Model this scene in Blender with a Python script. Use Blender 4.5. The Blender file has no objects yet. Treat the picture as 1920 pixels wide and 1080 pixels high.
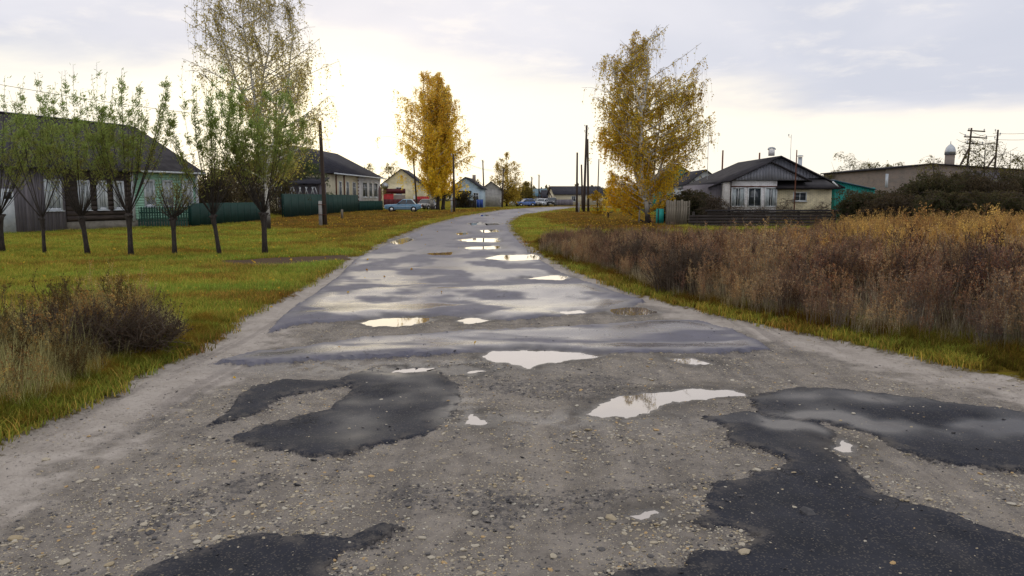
import bpy, math, random
import numpy as np
from mathutils import Vector, Matrix, Euler
random.seed(7); RNG = np.random.default_rng(7)
SC = bpy.context.scene
COL = SC.collection
R = math.radians

# ------------------------------------------------------------------ camera
CAM_H = 1.60; PITCH = R(6.886); FPX = 1400.0     # FPX: focal length in pixels of a 1920 wide frame
cd = bpy.data.cameras.new('camera'); cam = bpy.data.objects.new('camera', cd); COL.objects.link(cam)
cam.location = (0, 0, CAM_H); cam.rotation_euler = (R(90) - PITCH, 0, 0)
cd.sensor_width = 36; cd.lens = 36 * FPX / 1920; cd.clip_start = 0.05; cd.clip_end = 5000
SC.camera = cam
SC.render.engine = 'CYCLES'
SC.render.resolution_x = 1024; SC.render.resolution_y = 576
SC.view_settings.view_transform = 'Standard'; SC.view_settings.look = 'None'
SC.view_settings.exposure = 0.50; SC.view_settings.gamma = 1; SC.view_settings.use_curve_mapping = False
SC.cycles.use_denoising = True
SC.cycles.max_bounces = 6; SC.cycles.diffuse_bounces = 2; SC.cycles.glossy_bounces = 3
SC.cycles.transmission_bounces = 4; SC.cycles.transparent_max_bounces = 8; SC.cycles.volume_bounces = 0
SC.cycles.sample_clamp_indirect = 6

# ------------------------------------------------------------------ sky and sun
SUN_AZ = R(-13.0); SUN_EL = R(14.0)     # azimuth from +Y, clockwise positive
def N(nt, kind, **kw):
    n = nt.nodes.new(kind)
    for k, v in kw.items():
        if k == 'inp':
            for i, val in v.items(): n.inputs[i].default_value = val
        else: setattr(n, k, v)
    return n
def LK(nt, a, b): nt.links.new(a, b)
def mth(nt, op, a=None, b=None, c=None, clamp=False):
    n = nt.nodes.new('ShaderNodeMath'); n.operation = op; n.use_clamp = clamp
    for i, v in enumerate((a, b, c)):
        if v is None: continue
        if isinstance(v, (int, float)): n.inputs[i].default_value = v
        else: nt.links.new(v, n.inputs[i])
    return n.outputs[0]
def mixc(nt, fac, a, b, bt='MIX'):
    n = nt.nodes.new('ShaderNodeMix'); n.data_type = 'RGBA'; n.blend_type = bt
    for sock, v in ((n.inputs[0], fac), (n.inputs[6], a), (n.inputs[7], b)):
        if isinstance(v, (int, float)): sock.default_value = v
        elif isinstance(v, tuple): sock.default_value = (v[0], v[1], v[2], 1)
        else: nt.links.new(v, sock)
    return n.outputs[2]
def sstep(nt, v, lo, hi):
    n = nt.nodes.new('ShaderNodeMapRange'); n.interpolation_type = 'SMOOTHSTEP'
    n.inputs[1].default_value = lo; n.inputs[2].default_value = hi
    nt.links.new(v, n.inputs[0]); return n.outputs[0]
def noise(nt, vec, scale, detail=4, rough=0.55, dist=0.0):
    n = nt.nodes.new('ShaderNodeTexNoise'); n.inputs['Scale'].default_value = scale
    n.inputs['Detail'].default_value = detail; n.inputs['Roughness'].default_value = rough
    n.inputs['Distortion'].default_value = dist
    if vec is not None: nt.links.new(vec, n.inputs['Vector'])
    return n.outputs['Fac']

world = bpy.data.worlds.new('World'); SC.world = world; world.use_nodes = True
nt = world.node_tree; nt.nodes.clear()
tc = N(nt, 'ShaderNodeTexCoord'); sep = N(nt, 'ShaderNodeSeparateXYZ'); LK(nt, tc.outputs['Generated'], sep.inputs[0])
sx, sy, sz = sep.outputs
zz = mth(nt, 'MAXIMUM', sz, 0.0)
den = mth(nt, 'ADD', zz, 0.10)
cmb = N(nt, 'ShaderNodeCombineXYZ'); LK(nt, mth(nt, 'DIVIDE', sx, den), cmb.inputs[0]); LK(nt, mth(nt, 'DIVIDE', sy, den), cmb.inputs[1])
n1 = noise(nt, cmb.outputs[0], 0.75, 6, 0.55, 0.3)
n2 = noise(nt, cmb.outputs[0], 0.45, 5, 0.5, 0.6)
n3 = noise(nt, cmb.outputs[0], 2.2, 6, 0.6, 0.2)
# cloud deck: lies above a sloping edge, lighter below it
edge = mth(nt, 'ADD', mth(nt, 'ADD', zz, mth(nt, 'MULTIPLY', mth(nt, 'ABSOLUTE', mth(nt, 'ADD', sx, 0.24)), 0.125)), mth(nt, 'MULTIPLY', mth(nt, 'SUBTRACT', n1, 0.5), 0.13))
deck = sstep(nt, edge, 0.150, 0.222)
rim = mth(nt, 'MULTIPLY', sstep(nt, edge, 0.12, 0.175), mth(nt, 'SUBTRACT', 1.0, sstep(nt, edge, 0.175, 0.225)))
rim = mth(nt, 'MULTIPLY', rim, sstep(nt, sx, -0.05, 0.35))
# direction to the hidden sun
sd = (math.sin(SUN_AZ) * math.cos(SUN_EL * .45), math.cos(SUN_AZ) * math.cos(SUN_EL * .45), math.sin(SUN_EL * .45))
dp = N(nt, 'ShaderNodeVectorMath', operation='DOT_PRODUCT'); LK(nt, tc.outputs['Generated'], dp.inputs[0]); dp.inputs[1].default_value = sd
glow = mth(nt, 'POWER', mth(nt, 'MAXIMUM', dp.outputs['Value'], 0.0), 14.0)
glow2 = mth(nt, 'POWER', mth(nt, 'MAXIMUM', dp.outputs['Value'], 0.0), 90.0)
low = mixc(nt, sstep(nt, sy, -0.6, 0.7), (1.0, 1.0, 1.02), (0.81, 0.76, 0.665))
low = mixc(nt, glow, low, (.93, 0.865, 0.70))
low = mixc(nt, mth(nt, 'MULTIPLY', glow2, 0.8), low, (1.12, .99, .70))
deckc = mixc(nt, sstep(nt, n2, 0.36, 0.66), (0.485, 0.50, 0.57), (0.63, 0.62, 0.66))
deckc = mixc(nt, mth(nt, 'MULTIPLY', sstep(nt, n3, 0.50, 0.74), 0.45), deckc, (0.82, 0.76, 0.69))
deckc = mixc(nt, sstep(nt, zz, 0.34, 0.80), deckc, (0.84, 0.84, 0.87))
skyc = mixc(nt, deck, low, deckc)
skyc = mixc(nt, mth(nt, 'MULTIPLY', rim, 0.30), skyc, (0.95, 0.83, 0.66))
bgc = N(nt, 'ShaderNodeBackground'); LK(nt, skyc, bgc.inputs[0]); bgc.inputs[1].default_value = 1.0
nis = N(nt, 'ShaderNodeTexSky', sky_type='NISHITA', sun_disc=False); nis.sun_elevation = SUN_EL; nis.sun_rotation = SUN_AZ
bgn = N(nt, 'ShaderNodeBackground'); LK(nt, nis.outputs[0], bgn.inputs[0]); bgn.inputs[1].default_value = 0.05
mx = N(nt, 'ShaderNodeMixShader'); mx.inputs[0].default_value = 0.93
LK(nt, bgn.outputs[0], mx.inputs[1]); LK(nt, bgc.outputs[0], mx.inputs[2])
wo = N(nt, 'ShaderNodeOutputWorld'); LK(nt, mx.outputs[0], wo.inputs[0])

sl = bpy.data.lights.new('sun', 'SUN'); sl.energy = 0.5; sl.angle = R(85); sl.color = (1.0, 0.84, 0.62)
so = bpy.data.objects.new('sun', sl); COL.objects.link(so)
sdv = Vector((math.sin(SUN_AZ) * math.cos(SUN_EL), math.cos(SUN_AZ) * math.cos(SUN_EL), math.sin(SUN_EL)))
so.rotation_euler = sdv.to_track_quat('Z', 'Y').to_euler(); so.location = (0, 0, 30)

# ------------------------------------------------------------------ pixel <-> place (1920x1080 photograph)
cp, sp_ = math.cos(PITCH), math.sin(PITCH)
def ray(px, py):
    a, b = px - 960.0, 540.0 - py
    return np.array([a, FPX * cp + b * sp_, -FPX * sp_ + b * cp])
def G(px, py, z=0.0):
    r = ray(px, py); t = (z - CAM_H) / r[2]; return (r[0] * t, r[1] * t)
def P(px, py, Y):
    r = ray(px, py); t = Y / r[1]; return (r[0] * t, Y, CAM_H + r[2] * t)
def Gp(pts): return np.array([G(*p) for p in pts])

# ------------------------------------------------------------------ numpy noise
_perm = np.random.default_rng(3).permutation(256)
_perm = np.concatenate([_perm, _perm, _perm])
_grad = np.array([(math.cos(a), math.sin(a)) for a in np.linspace(0, 2 * math.pi, 16, endpoint=False)])
def perlin(x, y):
    xi = np.floor(x).astype(np.int64); yi = np.floor(y).astype(np.int64)
    xf = x - xi; yf = y - yi; xi &= 255; yi &= 255
    u = xf * xf * xf * (xf * (xf * 6 - 15) + 10); v = yf * yf * yf * (yf * (yf * 6 - 15) + 10)
    def g(ix, iy, dx, dy):
        h = _perm[_perm[ix & 255] + (iy & 255)] & 15
        return _grad[h, 0] * dx + _grad[h, 1] * dy
    a = g(xi, yi, xf, yf); b = g(xi + 1, yi, xf - 1, yf); c = g(xi, yi + 1, xf, yf - 1); d = g(xi + 1, yi + 1, xf - 1, yf - 1)
    return (a + u * (b - a)) * (1 - v) + (c + u * (d - c)) * v
def fbm(x, y, o=3, off=0.0):
    s = 0; a = 1.0
    for i in range(o):
        s = s + a * perlin(x * 2 ** i + off + 17.3 * i, y * 2 ** i + off * 1.7 + 5.1 * i); a *= 0.5
    return s * 1.3
def smooth(lo, hi, x):
    t = np.clip((x - lo) / (hi - lo), 0, 1); return t * t * (3 - 2 * t)
def sdf(poly, X, Y, pad=0.8):
    out = np.full(X.shape, -pad)
    m = (X > poly[:, 0].min() - pad) & (X < poly[:, 0].max() + pad) & (Y > poly[:, 1].min() - pad) & (Y < poly[:, 1].max() + pad)
    x, y = X[m], Y[m]
    if x.size == 0: return out
    d2 = np.full(x.shape, 1e9); ins = np.zeros(x.shape, bool)
    n = len(poly)
    for i in range(n):
        ax, ay = poly[i]; bx, by = poly[(i + 1) % n]
        ex, ey = bx - ax, by - ay
        t = np.clip(((x - ax) * ex + (y - ay) * ey) / (ex * ex + ey * ey + 1e-12), 0, 1)
        d2 = np.minimum(d2, (x - ax - t * ex) ** 2 + (y - ay - t * ey) ** 2)
        if ay != by:
            c = ((ay > y) != (by > y)) & (x < (bx - ax) * (y - ay) / (by - ay) + ax); ins ^= c
    d = np.sqrt(d2); out[m] = np.where(ins, d, -np.minimum(d, pad)); return out

# ------------------------------------------------------------------ ground plan, traced on the ground
LEFT = [(-260, 1000), (0, 838), (60, 806), (130, 782), (215, 735), (300, 695), (385, 655), (410, 640), (440, 604), (540, 560), (600, 524), (650, 490), (720, 454), (790, 425), (860, 406), (940, 393.5), (1000, 389.2), (1045, 387.4)]
RIGHT = [(1085, 389.4), (1045, 394), (990, 402), (966, 411), (957, 420), (962, 432), (985, 452), (1012, 480), (1080, 512), (1180, 550), (1330, 592), (1500, 628), (1700, 672), (1920, 718), (2250, 800)]
road_poly = np.vstack([[(-9, 0.2)], Gp(LEFT), [(60, 142), (60, 130)], Gp(RIGHT), [(9, 0.2)]])
main_poly = Gp([(540, 585), (600, 545), (640, 515), (665, 487), (728, 458), (800, 426), (866, 408), (945, 394.5), (1045, 388.2), (1075, 389.4), (1038, 393.6), (985, 402), (962, 411), (950, 422), (956, 436), (975, 456), (1000, 480), (1050, 512), (1150, 548), (1215, 567), (1180, 579), (1100, 590), (1020, 597), (950, 603), (880, 597), (790, 594), (730, 597), (640, 606), (560, 612), (500, 625)])
strip_poly = Gp([(390, 685), (470, 664), (560, 655), (680, 636), (760, 634), (900, 623), (1100, 612), (1220, 604), (1310, 604), (1370, 622), (1430, 645), (1450, 660), (1350, 664), (1250, 666), (1160, 665), (1120, 667), (1060, 661), (990, 657), (930, 661), (850, 668), (760, 672), (620, 678), (500, 684)])
PATCHES = [
    Gp([(640, 712), (700, 692), (800, 695), (855, 718), (868, 755), (842, 788), (822, 812), (740, 830), (640, 850), (590, 858), (500, 850), (455, 835), (440, 820), (480, 804), (540, 788), (610, 772), (645, 750), (660, 730)]),
    Gp([(470, 727), (530, 714), (610, 716), (640, 712), (650, 725), (580, 737), (525, 750), (490, 775), (440, 790), (395, 797), (420, 775), (445, 745)]),
    Gp([(200, 1110), (300, 1057), (400, 1022), (520, 1001), (640, 1010), (720, 992), (760, 992), (700, 1032), (640, 1045), (625, 1062), (680, 1110), (680, 1300), (100, 1300)]),
    Gp([(1400, 748), (1500, 731), (1600, 734), (1750, 751), (1930, 776), (2100, 800), (2150, 900), (1930, 886), (1850, 880), (1750, 866), (1690, 846), (1640, 822), (1580, 802), (1490, 792), (1420, 775)]),
    Gp([(1320, 780), (1390, 770), (1500, 788), (1570, 812), (1560, 842), (1590, 872), (1640, 922), (1750, 957), (1850, 987), (1930, 1012), (2200, 1080), (2200, 1300), (1000, 1300), (1120, 1090), (1170, 1067), (1280, 1061), (1290, 1042), (1370, 1031), (1420, 1016), (1380, 1001), (1290, 985), (1335, 970), (1310, 942), (1340, 907), (1400, 901), (1415, 885), (1480, 869), (1440, 851), (1370, 830), (1362, 802)]),
]
CRUMBS = [Gp([(680, 932), (760, 912), (900, 916), (1000, 926), (1200, 910), (1310, 898), (1325, 912), (1230, 928), (1150, 955), (1080, 978), (1000, 965), (960, 1000), (880, 995), (860, 965), (760, 950)]),
          Gp([(640, 690), (720, 684), (850, 684), (900, 676), (960, 690), (900, 715), (800, 700), (700, 700)]),
          Gp([(900, 700), (1000, 712), (1130, 700), (1200, 720), (1120, 760), (1000, 745), (900, 730)]),
          Gp([(330, 930), (420, 905), (500, 880), (540, 900), (420, 960), (300, 1000), (200, 1030), (180, 1010)])]
PUD = [  # (outline, kind of label)
    ([(903, 669), (925, 660), (985, 658), (1060, 661), (1132, 668), (1080, 676), (1025, 682), (985, 693), (960, 684), (925, 679)], 'large pale puddle filling the broken pothole in the middle of the road'),
    ([(1098, 776), (1145, 750), (1200, 740), (1300, 731), (1375, 733), (1395, 741), (1320, 748), (1245, 757), (1222, 775), (1180, 783), (1130, 783)], 'long bright puddle beside the right hand tar patches'),
    ([(675, 606), (720, 597), (805, 597), (818, 602), (760, 612), (700, 613)], 'puddle left of centre at the edge of the far asphalt'),
    ([(1135, 584), (1165, 577), (1205, 577), (1240, 587), (1190, 592), (1150, 590)], 'dark brown puddle near the right verge'),
    ([(1250, 674), (1290, 673), (1335, 682), (1300, 686)], 'small puddle right of the big central pothole'),
    ([(826, 697), (865, 689), (912, 697), (880, 705), (845, 704)], 'small puddle just left of the big central pothole'),
    ([(735, 697), (790, 690), (825, 693), (780, 700)], 'thin sliver of water on the left of the broken strip'),
    ([(868, 797), (884, 777), (914, 791), (905, 798)], 'small triangular puddle by the rounded tar patch'),
    ([(905, 485), (940, 478), (1010, 477), (1022, 486), (960, 490)], 'bright wide puddle at the right edge beside the weeds'),
    ([(985, 523), (1040, 516), (1072, 520), (1050, 526)], 'thin puddle at the foot of the roadside weeds'),
    ([(855, 450), (900, 446), (933, 447), (938, 455), (880, 454)], 'narrow puddle in the far roadway, upper of a close pair'),
    ([(865, 464), (935, 461), (942, 467), (880, 468)], 'narrow puddle in the far roadway, lower of a close pair'),
    ([(795, 475), (850, 472), (845, 479), (810, 479)], 'dark puddle left of centre in the far roadway'),
    ([(728, 455), (762, 445), (778, 450), (748, 459)], 'puddle hugging the left edge of the far road'),
    ([(856, 602), (885, 596), (918, 602), (880, 608)], 'small round puddle in the rut at the centre'),
    ([(1048, 585), (1088, 582), (1100, 588), (1060, 590)], 'small puddle in the rut right of centre'),
    ([(878, 419), (900, 417), (906, 422), (884, 423)], 'tiny puddle where the road starts to bend, on the left'),
    ([(908, 419), (932, 418), (938, 422), (912, 423)], 'tiny puddle where the road starts to bend, on the right'),
    ([(900, 432), (930, 430), (936, 435), (905, 437)], 'small bright puddle below the bend of the road'),
    ([(855, 437), (875, 436), (878, 440), (858, 441)], 'faint small puddle left below the bend'),
    ([(900, 403), (914, 402), (918, 405), (902, 406)], 'farthest glinting puddle on the bend'),
    ([(1178, 968), (1205, 961), (1238, 966), (1205, 978)], 'bluish shallow puddle in the gravel close to the camera'),
    ([(1561, 838), (1580, 827), (1606, 840), (1586, 851)], 'small pale puddle between the two right hand tar patches'),
]
PUD = [(Gp(p), l) for p, l in PUD]
dirt_path = Gp([(400, 492), (520, 485), (660, 479), (660, 489), (600, 494), (540, 500), (420, 500)])
brown_zone2 = Gp([(1000, 402), (1045, 396), (1180, 397), (1300, 412), (1292, 432), (1150, 436), (1060, 428), (1010, 416)])
brown_zone3 = Gp([(690, 405), (800, 396), (940, 389), (960, 391), (860, 404), (790, 420), (730, 436), (640, 452), (600, 445)])
brown_zone = Gp([(430, 415), (560, 404), (720, 395), (800, 400), (720, 425), (640, 440), (560, 430), (480, 430)])
LVL = [0.004 for _ in PUD]

def brownness(X, Y):
    jx = X + 1.0 * fbm(X * .5, Y * .5, 3); jy = Y + 2.5 * fbm(X * .3, Y * .3, 3, 8)
    return np.maximum.reduce([smooth(-.3, 1.2, sdf(q, jx, jy, 3.0)) for q in (brown_zone, brown_zone2, brown_zone3)])
def surface(X, Y):
    """height and masks of the ground at X, Y"""
    far = smooth(6, 30, Y)
    hf_ = 1 - smooth(5, 9, Y); jx = X + 0.045 * fbm(X * 5, Y * 4, 4, 3.1) + .016 * hf_ * fbm(X * 26, Y * 22, 2, 14); jy = Y + (0.06 + 0.25 * far) * fbm(X * 5 * (1 - .8 * far), Y * 4 * (1 - .8 * far), 4, 9.7)
    road = sdf(road_poly, X + (0.10 + .15 * far) * fbm(X * 2.2, Y * 1.6, 4, 1.1), Y, 3.0)
    main = sdf(main_poly, jx, jy); strip = sdf(strip_poly, jx, jy)
    patch = np.full(X.shape, -0.8); pid = np.full(X.shape, -1, int)
    for k, p in enumerate(PATCHES):
        d = sdf(p, jx, jy); pid = np.where(d > np.maximum(patch, 0), k, pid); patch = np.maximum(patch, d)
    pid = np.where((main > 0) & (patch <= 0), 5, pid); pid = np.where((strip > 0) & (main <= 0) & (patch <= 0), 6, pid)
    asph = np.maximum(np.maximum(main, strip), patch)
    crumb = np.full(X.shape, -0.8)
    for p in CRUMBS: crumb = np.maximum(crumb, sdf(p, jx + .05 * fbm(X * 12, Y * 12, 2), jy))
    g = 1 - smooth(-0.04, 0.10, road)
    und = 0.018 * fbm(X * .55, Y * .45, 3, 2.0) + 0.010 * fbm(X * 1.4, Y * 1.1, 2, 5.0) * (1 - .5 * far)
    z = und * (1 - g)
    rough = 0.006 * fbm(X * 9, Y * 9, 3, 8.0) + 0.004 * fbm(X * 30, Y * 30, 2, 4.0) * (1 - smooth(6, 12, Y))
    isA = smooth(-0.015, 0.03, asph)
    z = z + rough * (1 - isA) * (1 - g)
    # wheel tracks pressed in the gravel, running with the road
    trk = np.sin((X + .35 * Y * .4 + .12 * fbm(X, Y * .3, 2, 6)) * 5.2)
    z = z + 0.006 * trk * (1 - isA) * (1 - g) * (1 - smooth(5, 9, Y))
    z = z + (0.020 + .010 * fbm(X * 2, Y * 2, 2, 15)) * smooth(-0.012, 0.03, patch) * (1 - 0.3 * smooth(.1, .5, patch))
    z = z + 0.045 * smooth(-0.01, 0.05, np.maximum(main, strip))
    # swelling ridges across the old road
    z = z + 0.028 * isA * smooth(0.05, 0.6, np.maximum(main, strip)) * np.sin(Y * 2.1 + .8 * fbm(X * .4, Y * .3, 2, 3)) * (1 - smooth(12, 26, Y))
    z = z + 0.012 * smooth(0.0, .1, crumb) * (0.5 + fbm(X * 14, Y * 14, 3, 2.2))
    pud = np.full(X.shape, -0.8)
    for (p, _), lv in zip(PUD, LVL):
        sc = 1 + .04 * p[:, 1].mean()
        d = sdf(p, X + .03 * sc * fbm(X * 7, Y * 7, 4, 5.5), Y + .05 * sc * fbm(X * 7, Y * 5, 4, 7.7), .45 * sc + .1); pud = np.maximum(pud, d)
        w = smooth(-0.35 * sc, -0.04, d)
        t = lv + np.clip(-d * 0.10, -0.04, 0.022 if True else 0) + 0.25 * rough * (d < .02)
        z = z * (1 - w) + t * w
    # keep a crisp broken lip at the far side of the big potholes
    z = z + g * (0.03 + 0.045 * fbm(X * .35, Y * .35, 3, 4.0) * smooth(0, .6, -road) + .012 * fbm(X * 3, Y * 3, 2))
    # wetness
    streak = fbm(X * .55, Y * 2.0 / (1 + .06 * Y), 4, 12.0)
    wet = smooth(-.16, .16, streak + .10 + .10 * fbm(X * 3, Y * 3, 3, 33)) * smooth(-.05, .35, main) * (.45 + .55 * smooth(6.5, 9, Y)) * (1 - .25 * smooth(10, 16, Y)) * (1 - .72 * smooth(16, 27, Y))
    wet = np.maximum(wet, smooth(0, .25, strip) * smooth(-.35, .2, fbm(X * .7, Y * 2, 3, 7) + .12) * .9)
    def blob(px, py, rx, ry):
        c = G(px, py); return np.exp(-((X - c[0]) / rx) ** 2 - ((Y - c[1]) / ry) ** 2)
    pn = .55 + .9 * fbm(X * 1.5, Y * 1.5, 3, 6.1)
    pw = blob(715, 735, .26, 1.1) * 1.3 + blob(820, 720, .2, .9) * .5 + blob(1480, 795, .85, .26) * 2.2 + blob(1590, 835, .2, .2) + blob(1900, 800, 1.1, .26) * 1.9 + blob(1650, 750, 1.4, .22) * 1.3 + .12
    wet = np.maximum(wet, smooth(0, .1, patch) * np.clip(pw * pn, 0, 1) * .75)
    wet = np.maximum(wet, np.clip(blob(1050, 790, .9, .25) + blob(860, 760, .18, .5) + blob(760, 688, 1.6, .35) + blob(640, 690, .8, .3) * .7, 0, 1) * .7 * smooth(-.5, .1, fbm(X * 6, Y * 6, 3, 1)))
    wet = np.maximum(wet, smooth(-.07, 0.0, pud) * .6); damp = smooth(-.32, -.02, pud + .10 * fbm(X * 5, Y * 5, 3, 80))
    sand = smooth(1.25, .25, road + .25 * fbm(X * 1.2, Y * .8, 3, 2)) * (1 - .6 * far)
    leftm = smooth(.9, -.4, X + .25 * Y - .2)
    return z, dict(road=road, asph=asph, patch=patch, main=np.maximum(main, strip), crumb=crumb, wet=wet, sand=sand, pid=pid, g=g, pud=pud, damp=damp)
def hz(x, y):
    z, _ = surface(np.array([float(x)]), np.array([float(y)])); return float(z[0])

# ------------------------------------------------------------------ mesh helpers
def np_mesh(name, V, Fs, mats=(), mi=None, smooth_=False, attrs=None):
    me = bpy.data.meshes.new(name)
    V = np.asarray(V, np.float32).reshape(-1, 3)
    Fs = [np.asarray(f, np.int32) for f in (Fs if isinstance(Fs, (list, tuple)) else [Fs]) if len(f)]
    me.vertices.add(len(V)); me.vertices.foreach_set('co', V.ravel())
    tot = np.concatenate([np.full(len(f), f.shape[1], np.int32) for f in Fs])
    idx = np.concatenate([f.ravel() for f in Fs])
    me.loops.add(len(idx)); me.loops.foreach_set('vertex_index', idx)
    me.polygons.add(len(tot)); st = np.concatenate([[0], np.cumsum(tot)[:-1]]).astype(np.int32)
    me.polygons.foreach_set('loop_start', st); me.polygons.foreach_set('loop_total', tot)
    if mi is not None: me.polygons.foreach_set('material_index', np.asarray(mi, np.int32))
    if smooth_: me.polygons.foreach_set('use_smooth', np.ones(len(tot), bool))
    for m in mats: me.materials.append(m)
    for k, a in (attrs or {}).items():
        a = np.asarray(a, np.float32)
        if a.ndim == 2:
            at = me.color_attributes.new(k, 'FLOAT_COLOR', 'POINT')
            at.data.foreach_set('color', np.concatenate([a, np.ones((len(a), 1), np.float32)], 1).ravel())
        else:
            at = me.attributes.new(k, 'FLOAT', 'POINT'); at.data.foreach_set('value', a)
    me.update(calc_edges=True); return me
def link(name, me, parent=None, loc=None, rot=None):
    o = bpy.data.objects.new(name, me); COL.objects.link(o)
    if parent is not None: o.parent = parent
    if loc is not None: o.location = loc
    if rot is not None: o.rotation_euler = rot
    return o
def tag(o, label=None, cat=None, group=None, kind=None):
    for k, v in (('label', label), ('category', cat), ('group', group), ('kind', kind)):
        if v: o[k] = v
    return o
def thing(name, label, cat, loc=(0, 0, 0), rotz=0.0, group=None):
    o = bpy.data.objects.new(name, None); COL.objects.link(o); o.empty_display_size = .2
    o.location = loc; o.rotation_euler = (0, 0, rotz); return tag(o, label, cat, group)
class MB:
    def __init__(s): s.v = []; s.q = []; s.t = []; s.n = 0; s.ng = []
    def add(s, V, Q=(), T=()):
        V = np.asarray(V, float).reshape(-1, 3); s.v.append(V)
        if len(Q): s.q.append(np.asarray(Q) + s.n)
        if len(T): s.t.append(np.asarray(T) + s.n)
        s.n += len(V); return s
    def box(s, x0, x1, y0, y1, z0, z1, bev=0.0):
        V = [(x, y, z) for z in (z0, z1) for y in (y0, y1) for x in (x0, x1)]
        return s.add(V, [(0, 2, 3, 1), (4, 5, 7, 6), (0, 1, 5, 4), (2, 6, 7, 3), (0, 4, 6, 2), (1, 3, 7, 5)])
    def tube(s, pts, rad, n=6, cap=True):
        pts = np.asarray(pts, float); k = len(pts); rad = np.broadcast_to(np.asarray(rad, float), (k,))
        d = np.gradient(pts, axis=0); d /= np.linalg.norm(d, axis=1)[:, None] + 1e-9
        up = np.where(np.abs(d[:, 2:3]) > .9, np.array([[1., 0, 0]]), np.array([[0, 0, 1.]]))
        a = np.cross(d, up); a /= np.linalg.norm(a, axis=1)[:, None] + 1e-9; b = np.cross(d, a)
        th = np.arange(n) * 2 * math.pi / n
        V = pts[:, None] + rad[:, None, None] * (a[:, None] * np.cos(th)[None, :, None] + b[:, None] * np.sin(th)[None, :, None])
        i = np.arange(k - 1)[:, None] * n; j = np.arange(n)[None]; j2 = (j + 1) % n
        Q = np.stack([i + j, i + j2, i + n + j2, i + n + j], -1).reshape(-1, 4)
        T = []
        if cap and n > 3:
            c = np.vstack([V.reshape(-1, 3), pts[0], pts[-1]])
            T = [(k * n, (q + 1) % n, q) for q in range(n)] + [(k * n + 1, (k - 1) * n + q, (k - 1) * n + (q + 1) % n) for q in range(n)]
            return s.add(c, Q, T)
        return s.add(V, Q, T)
    def quad(s, a, b, c, d): return s.add([a, b, c, d], [(0, 1, 2, 3)])
    def prism(s, prof, y0, y1, axis='y'):
        """closed profile (x,z) pulled along y"""
        k = len(prof); V = [(p[0], y0, p[1]) for p in prof] + [(p[0], y1, p[1]) for p in prof]
        if axis == 'x': V = [(v[1], v[0], v[2]) for v in V]
        Q = [(i, (i + 1) % k, k + (i + 1) % k, k + i) for i in range(k)]
        s.add(V, Q); base = s.n - 2 * k
        s.ng.append([base + i for i in range(k)][::-1]); s.ng.append([base + k + i for i in range(k)]); return s
    def build(s, name, mat, parent=None, smooth_=False, loc=None, rot=None, bevel=0.0):
        V = np.concatenate(s.v)
        if s.ng:
            me = bpy.data.meshes.new(name); F = []
            for q in s.q: F += q.tolist()
            for t in s.t: F += t.tolist()
            me.from_pydata(V.tolist(), [], F + s.ng); me.materials.append(mat); me.update()
            if smooth_: me.polygons.foreach_set('use_smooth', np.ones(len(me.polygons), bool))
        else:
            Fs = []
            if s.q: Fs.append(np.concatenate(s.q))
            if s.t: Fs.append(np.concatenate(s.t))
            me = np_mesh(name, V, Fs, (mat,), smooth_=smooth_)
        o = link(name, me, parent, loc, rot)
        if bevel:
            b = o.modifiers.new('bevel', 'BEVEL'); b.width = bevel; b.segments = 2; b.limit_method = 'ANGLE'
        return o

# ------------------------------------------------------------------ materials
MATS = {}
def principled(nt, col, rough=.8, spec=.4, metal=0.0, bump=None, bstr=.3, bdist=.02):
    p = N(nt, 'ShaderNodeBsdfPrincipled')
    for nm, v in (('Base Color', col), ('Roughness', rough), ('Metallic', metal), ('Specular IOR Level', spec)):
        if isinstance(v, tuple): p.inputs[nm].default_value = (*v, 1)
        elif isinstance(v, (int, float)): p.inputs[nm].default_value = v
        else: LK(nt, v, p.inputs[nm])
    if bump is not None:
        b = N(nt, 'ShaderNodeBump'); b.inputs['Strength'].default_value = bstr; b.inputs['Distance'].default_value = bdist
        LK(nt, bump, b.inputs['Height']); LK(nt, b.outputs[0], p.inputs['Normal'])
    o = N(nt, 'ShaderNodeOutputMaterial'); LK(nt, p.outputs[0], o.inputs[0]); return p
def newmat(name):
    m = bpy.data.materials.new(name); m.use_nodes = True; m.node_tree.nodes.clear(); return m, m.node_tree
def worn(name, c1, c2, rough=.85, scale=2.0, stretch=(1, 1, 1), spec=.3, grime=(.05, .045, .04), gamt=.35, fine=30.0, bstr=.25, metal=0.0, vary=.0):
    """paint / wood / plaster with soft variation, dirt and grain"""
    if name in MATS: return MATS[name]
    m, nt = newmat(name)
    tc = N(nt, 'ShaderNodeTexCoord'); mp = N(nt, 'ShaderNodeMapping'); mp.inputs['Scale'].default_value = stretch
    LK(nt, tc.outputs['Object'], mp.inputs[0]); v = mp.outputs[0]
    a = noise(nt, v, scale, 5, .6); b = noise(nt, v, fine, 4, .6); g = noise(nt, v, scale * 2.7, 6, .7)
    col = mixc(nt, sstep(nt, a, .35, .65), c1, c2)
    col = mixc(nt, mth(nt, 'MULTIPLY', b, .35), col, (0.0, 0.0, 0.0)) if fine else col
    col = mixc(nt, mth(nt, 'MULTIPLY', sstep(nt, g, .5, .75), gamt), col, grime)
    if vary:
        oi = N(nt, 'ShaderNodeObjectInfo'); hv = N(nt, 'ShaderNodeHueSaturation')
        LK(nt, mth(nt, 'ADD', mth(nt, 'MULTIPLY', oi.outputs['Random'], vary), 1 - vary / 2), hv.inputs['Value']); LK(nt, col, hv.inputs['Color']); col = hv.outputs[0]
    principled(nt, col, rough, spec, metal, b, bstr, .01); MATS[name] = m; return m
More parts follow.
